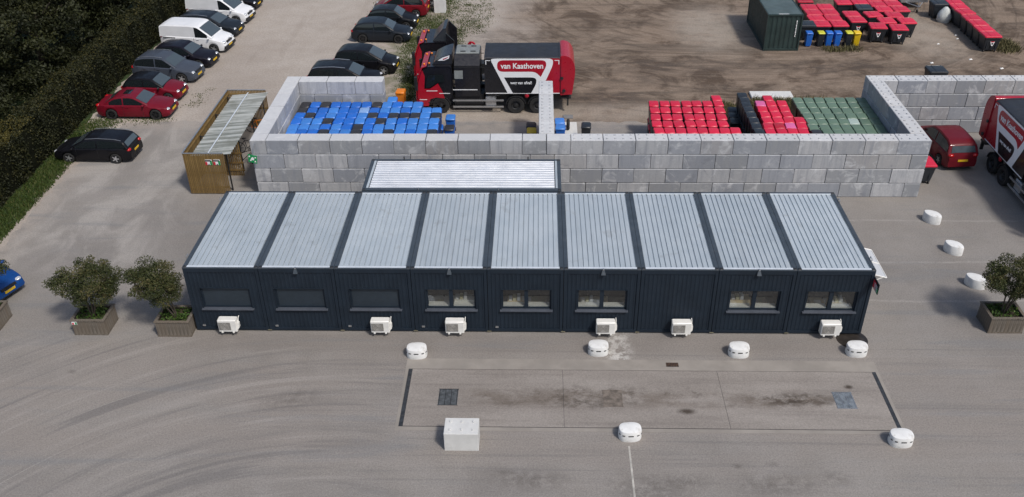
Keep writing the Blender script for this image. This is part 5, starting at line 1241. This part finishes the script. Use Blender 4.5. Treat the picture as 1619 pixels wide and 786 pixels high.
    for s in (-1,1):
        ux = (lambda x: x) if s < 0 else (lambda x: 2*CX-x)
        def lay(pts, d, mat, nm, par): 
            y0, y1 = sorted((s*(1.25+d), s*(1.25+d+.004))); return MB().prism([(ux(x),z) for x,z in pts], y0, y1).build(nm, mat, par)
        if s < 0: lay([(7.25,1.3),(8.5,1.3),(8.5,3.5),(7.25,3.5)], .002, M_tred, 'red_panel', t)
        else:
            y0, y1 = 1.252, 1.256; MB().prism([(7.1,1.3),(8.5,1.3),(8.5,3.5),(7.1,3.5)], y0, y1).build('red_panel', M_tred, t)
        em = lay(rpoly([(4.45,3.5),(8.08,3.5),(8.08,3.1),(7.32,1.31),(5.41,1.31),(4.45,3.35)], [.4,.35,.3,.02,.02,.3]), .008, M_twht, 'emblem', t)
        lay(rpoly([(4.8,3.4),(7.62,3.4),(7.72,3.1),(7.37,2.36),(7.05,2.69),(4.8,2.69)], [.36,.25,.2,.02,.3,.36]), .014, M_tred, 'emblem_red', em)
        lay(rpoly([(5.2,2.33),(7.1,2.33),(7.12,1.95),(6.8,1.33),(5.72,1.33)], [.02,.35,.25,.02,.02]), .014, M_tblk, 'emblem_black', em)
        o = link('lettering', TX1, em, (ux(6.26), s*1.274, 3.05)); o2 = link('lettering', TX2, em, (ux(6.2), s*1.274, 1.97)); o['kind'] = 'stuff'; o2['kind'] = 'stuff'
        if s > 0: o.rotation_euler[2] = math.pi; o2.rotation_euler[2] = math.pi
        MB().box(4.1,8.5,*sorted((s*1.254,s*1.268)),1.3,1.345).build('white_print', M_twht, t)
        for x, q in ((4.12,1),(8.45,-1)):
            cr = MB(); a, b = sorted((s*1.258,s*1.263)); cr.box(*sorted((x,x+q*.28)),a,b,3.36,3.4); cr.box(*sorted((x,x+q*.045)),a,b,3.14,3.36); cr.build('white_print', M_twht, t)
        for k, (a, b) in enumerate(((4.2,4.9),)): MB().box(a,b,*sorted((s*1.252,s*1.262)),1.15,1.22).build('trim', M_dark, t)
    return t
garbage_truck('refuse_lorry','red and black refuse lorry with white lettering parked behind the bins',(-7.95,22.45),0)
garbage_truck('refuse_lorry','red and black refuse lorry cut by the right picture edge',(24.37,6.65),math.pi/2)
hk = thing('hook_lift_lorry', 'red and black hook lift lorry, cab showing behind the refuse lorry', 'lorry', (-8.55,26.4,0), 0, 'red and black refuse lorries')
cab(hk, 2); chassis(hk, 7.6)
for x in (1.36,5.0,6.3):
    for s in (-1,1): truck_wheel(hk, x, s*1.09)
mb = MB(); mb.loft([[(1.2,-1.0,3.03),(2.1,-1.1,3.03),(2.1,1.1,3.03),(1.2,1.0,3.03)],[(1.85,-.85,3.75),(2.05,-.9,3.8),(2.05,.9,3.8),(1.85,.85,3.75)]]); mb.build('roof_deflector', M_tblk, hk)
for s in (-1,1): MB().prism([(2.05,1.0),(2.55,1.0),(2.55,3.1),(2.05,3.6)], *sorted((s*1.12,s*1.2))).build('side_deflector', M_tblk, hk)
MB().box(2.9,6.9,-.35,.35,1.0,1.25).build('lift_frame', M_dark, hk)
mb = MB(); mb.box(3.2,3.45,-.2,.2,1.2,2.2); mb.build('hook_arm', M_dark, hk)
mb = MB(); mb.torus((3.55,0,2.35), .2, .07, 'y', 14, 6); mb.cyl((3.35,0,2.15),(3.5,0,2.6),.07,n=6); mb.build('hook', M_tred, hk, 50)
# trailer, bag, litter
tl = thing('trailer', 'pale grey flat trailer with jockey wheel at the top edge among the containers', 'trailer', (28.1,39.6,0))
M_tral = pmat('trailer_panel', (.55,.57,.58), .5, var=.06)
MB().cbox(-1.0,1.0,.6,3.6,.55,.95,.03).build('bed', M_tral, tl); MB().box(-1.02,1.02,.56,.6,.5,.98).build('front_board', M_alu, tl)
mb = MB(); mb.cyl((-.7,.7,.5),(0,-.5,.5),.04,n=6); mb.cyl((.7,.7,.5),(0,-.5,.5),.04,n=6); mb.build('drawbar', M_alu, tl)
mb = MB(); mb.cyl((.0,-.3,.15),(.0,-.3,.8),.035,n=6); mb.build('jockey_post', M_alu, tl); MB().cyl((-.04,-.3,.12),(.04,-.3,.12),.12,n=12).build('jockey_wheel', M_rubber, tl)
for s in (-1,1): MB().cyl((s*.9,2.2,.3),(s*1.1,2.2,.3),.3,n=16).build('wheel', M_rubber, tl)
rb_ = random.Random(9); mb = MB(); rings = []
for j in range(7):
    z = j/6*1.1; rr = (.42,.5,.52,.5,.42,.28,.1)[j]; rings.append([(rr*math.cos(t)*rb_.uniform(.85,1.12), rr*math.sin(t)*rb_.uniform(.85,1.12), z) for t in [2*math.pi*i/12 for i in range(12)]])
tag(mb.loft(rings).build('bulk_bag', pmat('bag_fabric', (.5,.52,.5), .8, var=.15, scale=5), None, 60, (29.35,37.3,0)), 'crumpled pale bulk bag beside the single file of containers', 'bag')
LT = ('beside the rear of the right block wall','on the churned track left of the single file','at the far right of the churned track','nearest the side of the single file','second along the side of the single file','between the loose cluster and the single file')
for k, (x, y) in enumerate(((25.6,29.1),(28.4,29.7),(29.8,28.1),(29.15,34.3),(29.0,33.6),(27.3,32.6))):
    mb = MB(); s = .12 if k < 3 else .09; mb.add([(x-s+rb_.uniform(-.03,.03),y-s*.7,.01),(x+s,y-s*.5,.03),(x+s*.8,y+s*.8,.05),(x-s*.7,y+s,.02),(x,y,.09)], [(0,1,4),(1,2,4),(2,3,4),(3,0,4)])
    tag(mb.build('litter', M_paper), 'white scrap of litter '+LT[k], 'litter', 'scraps of litter on the lot')
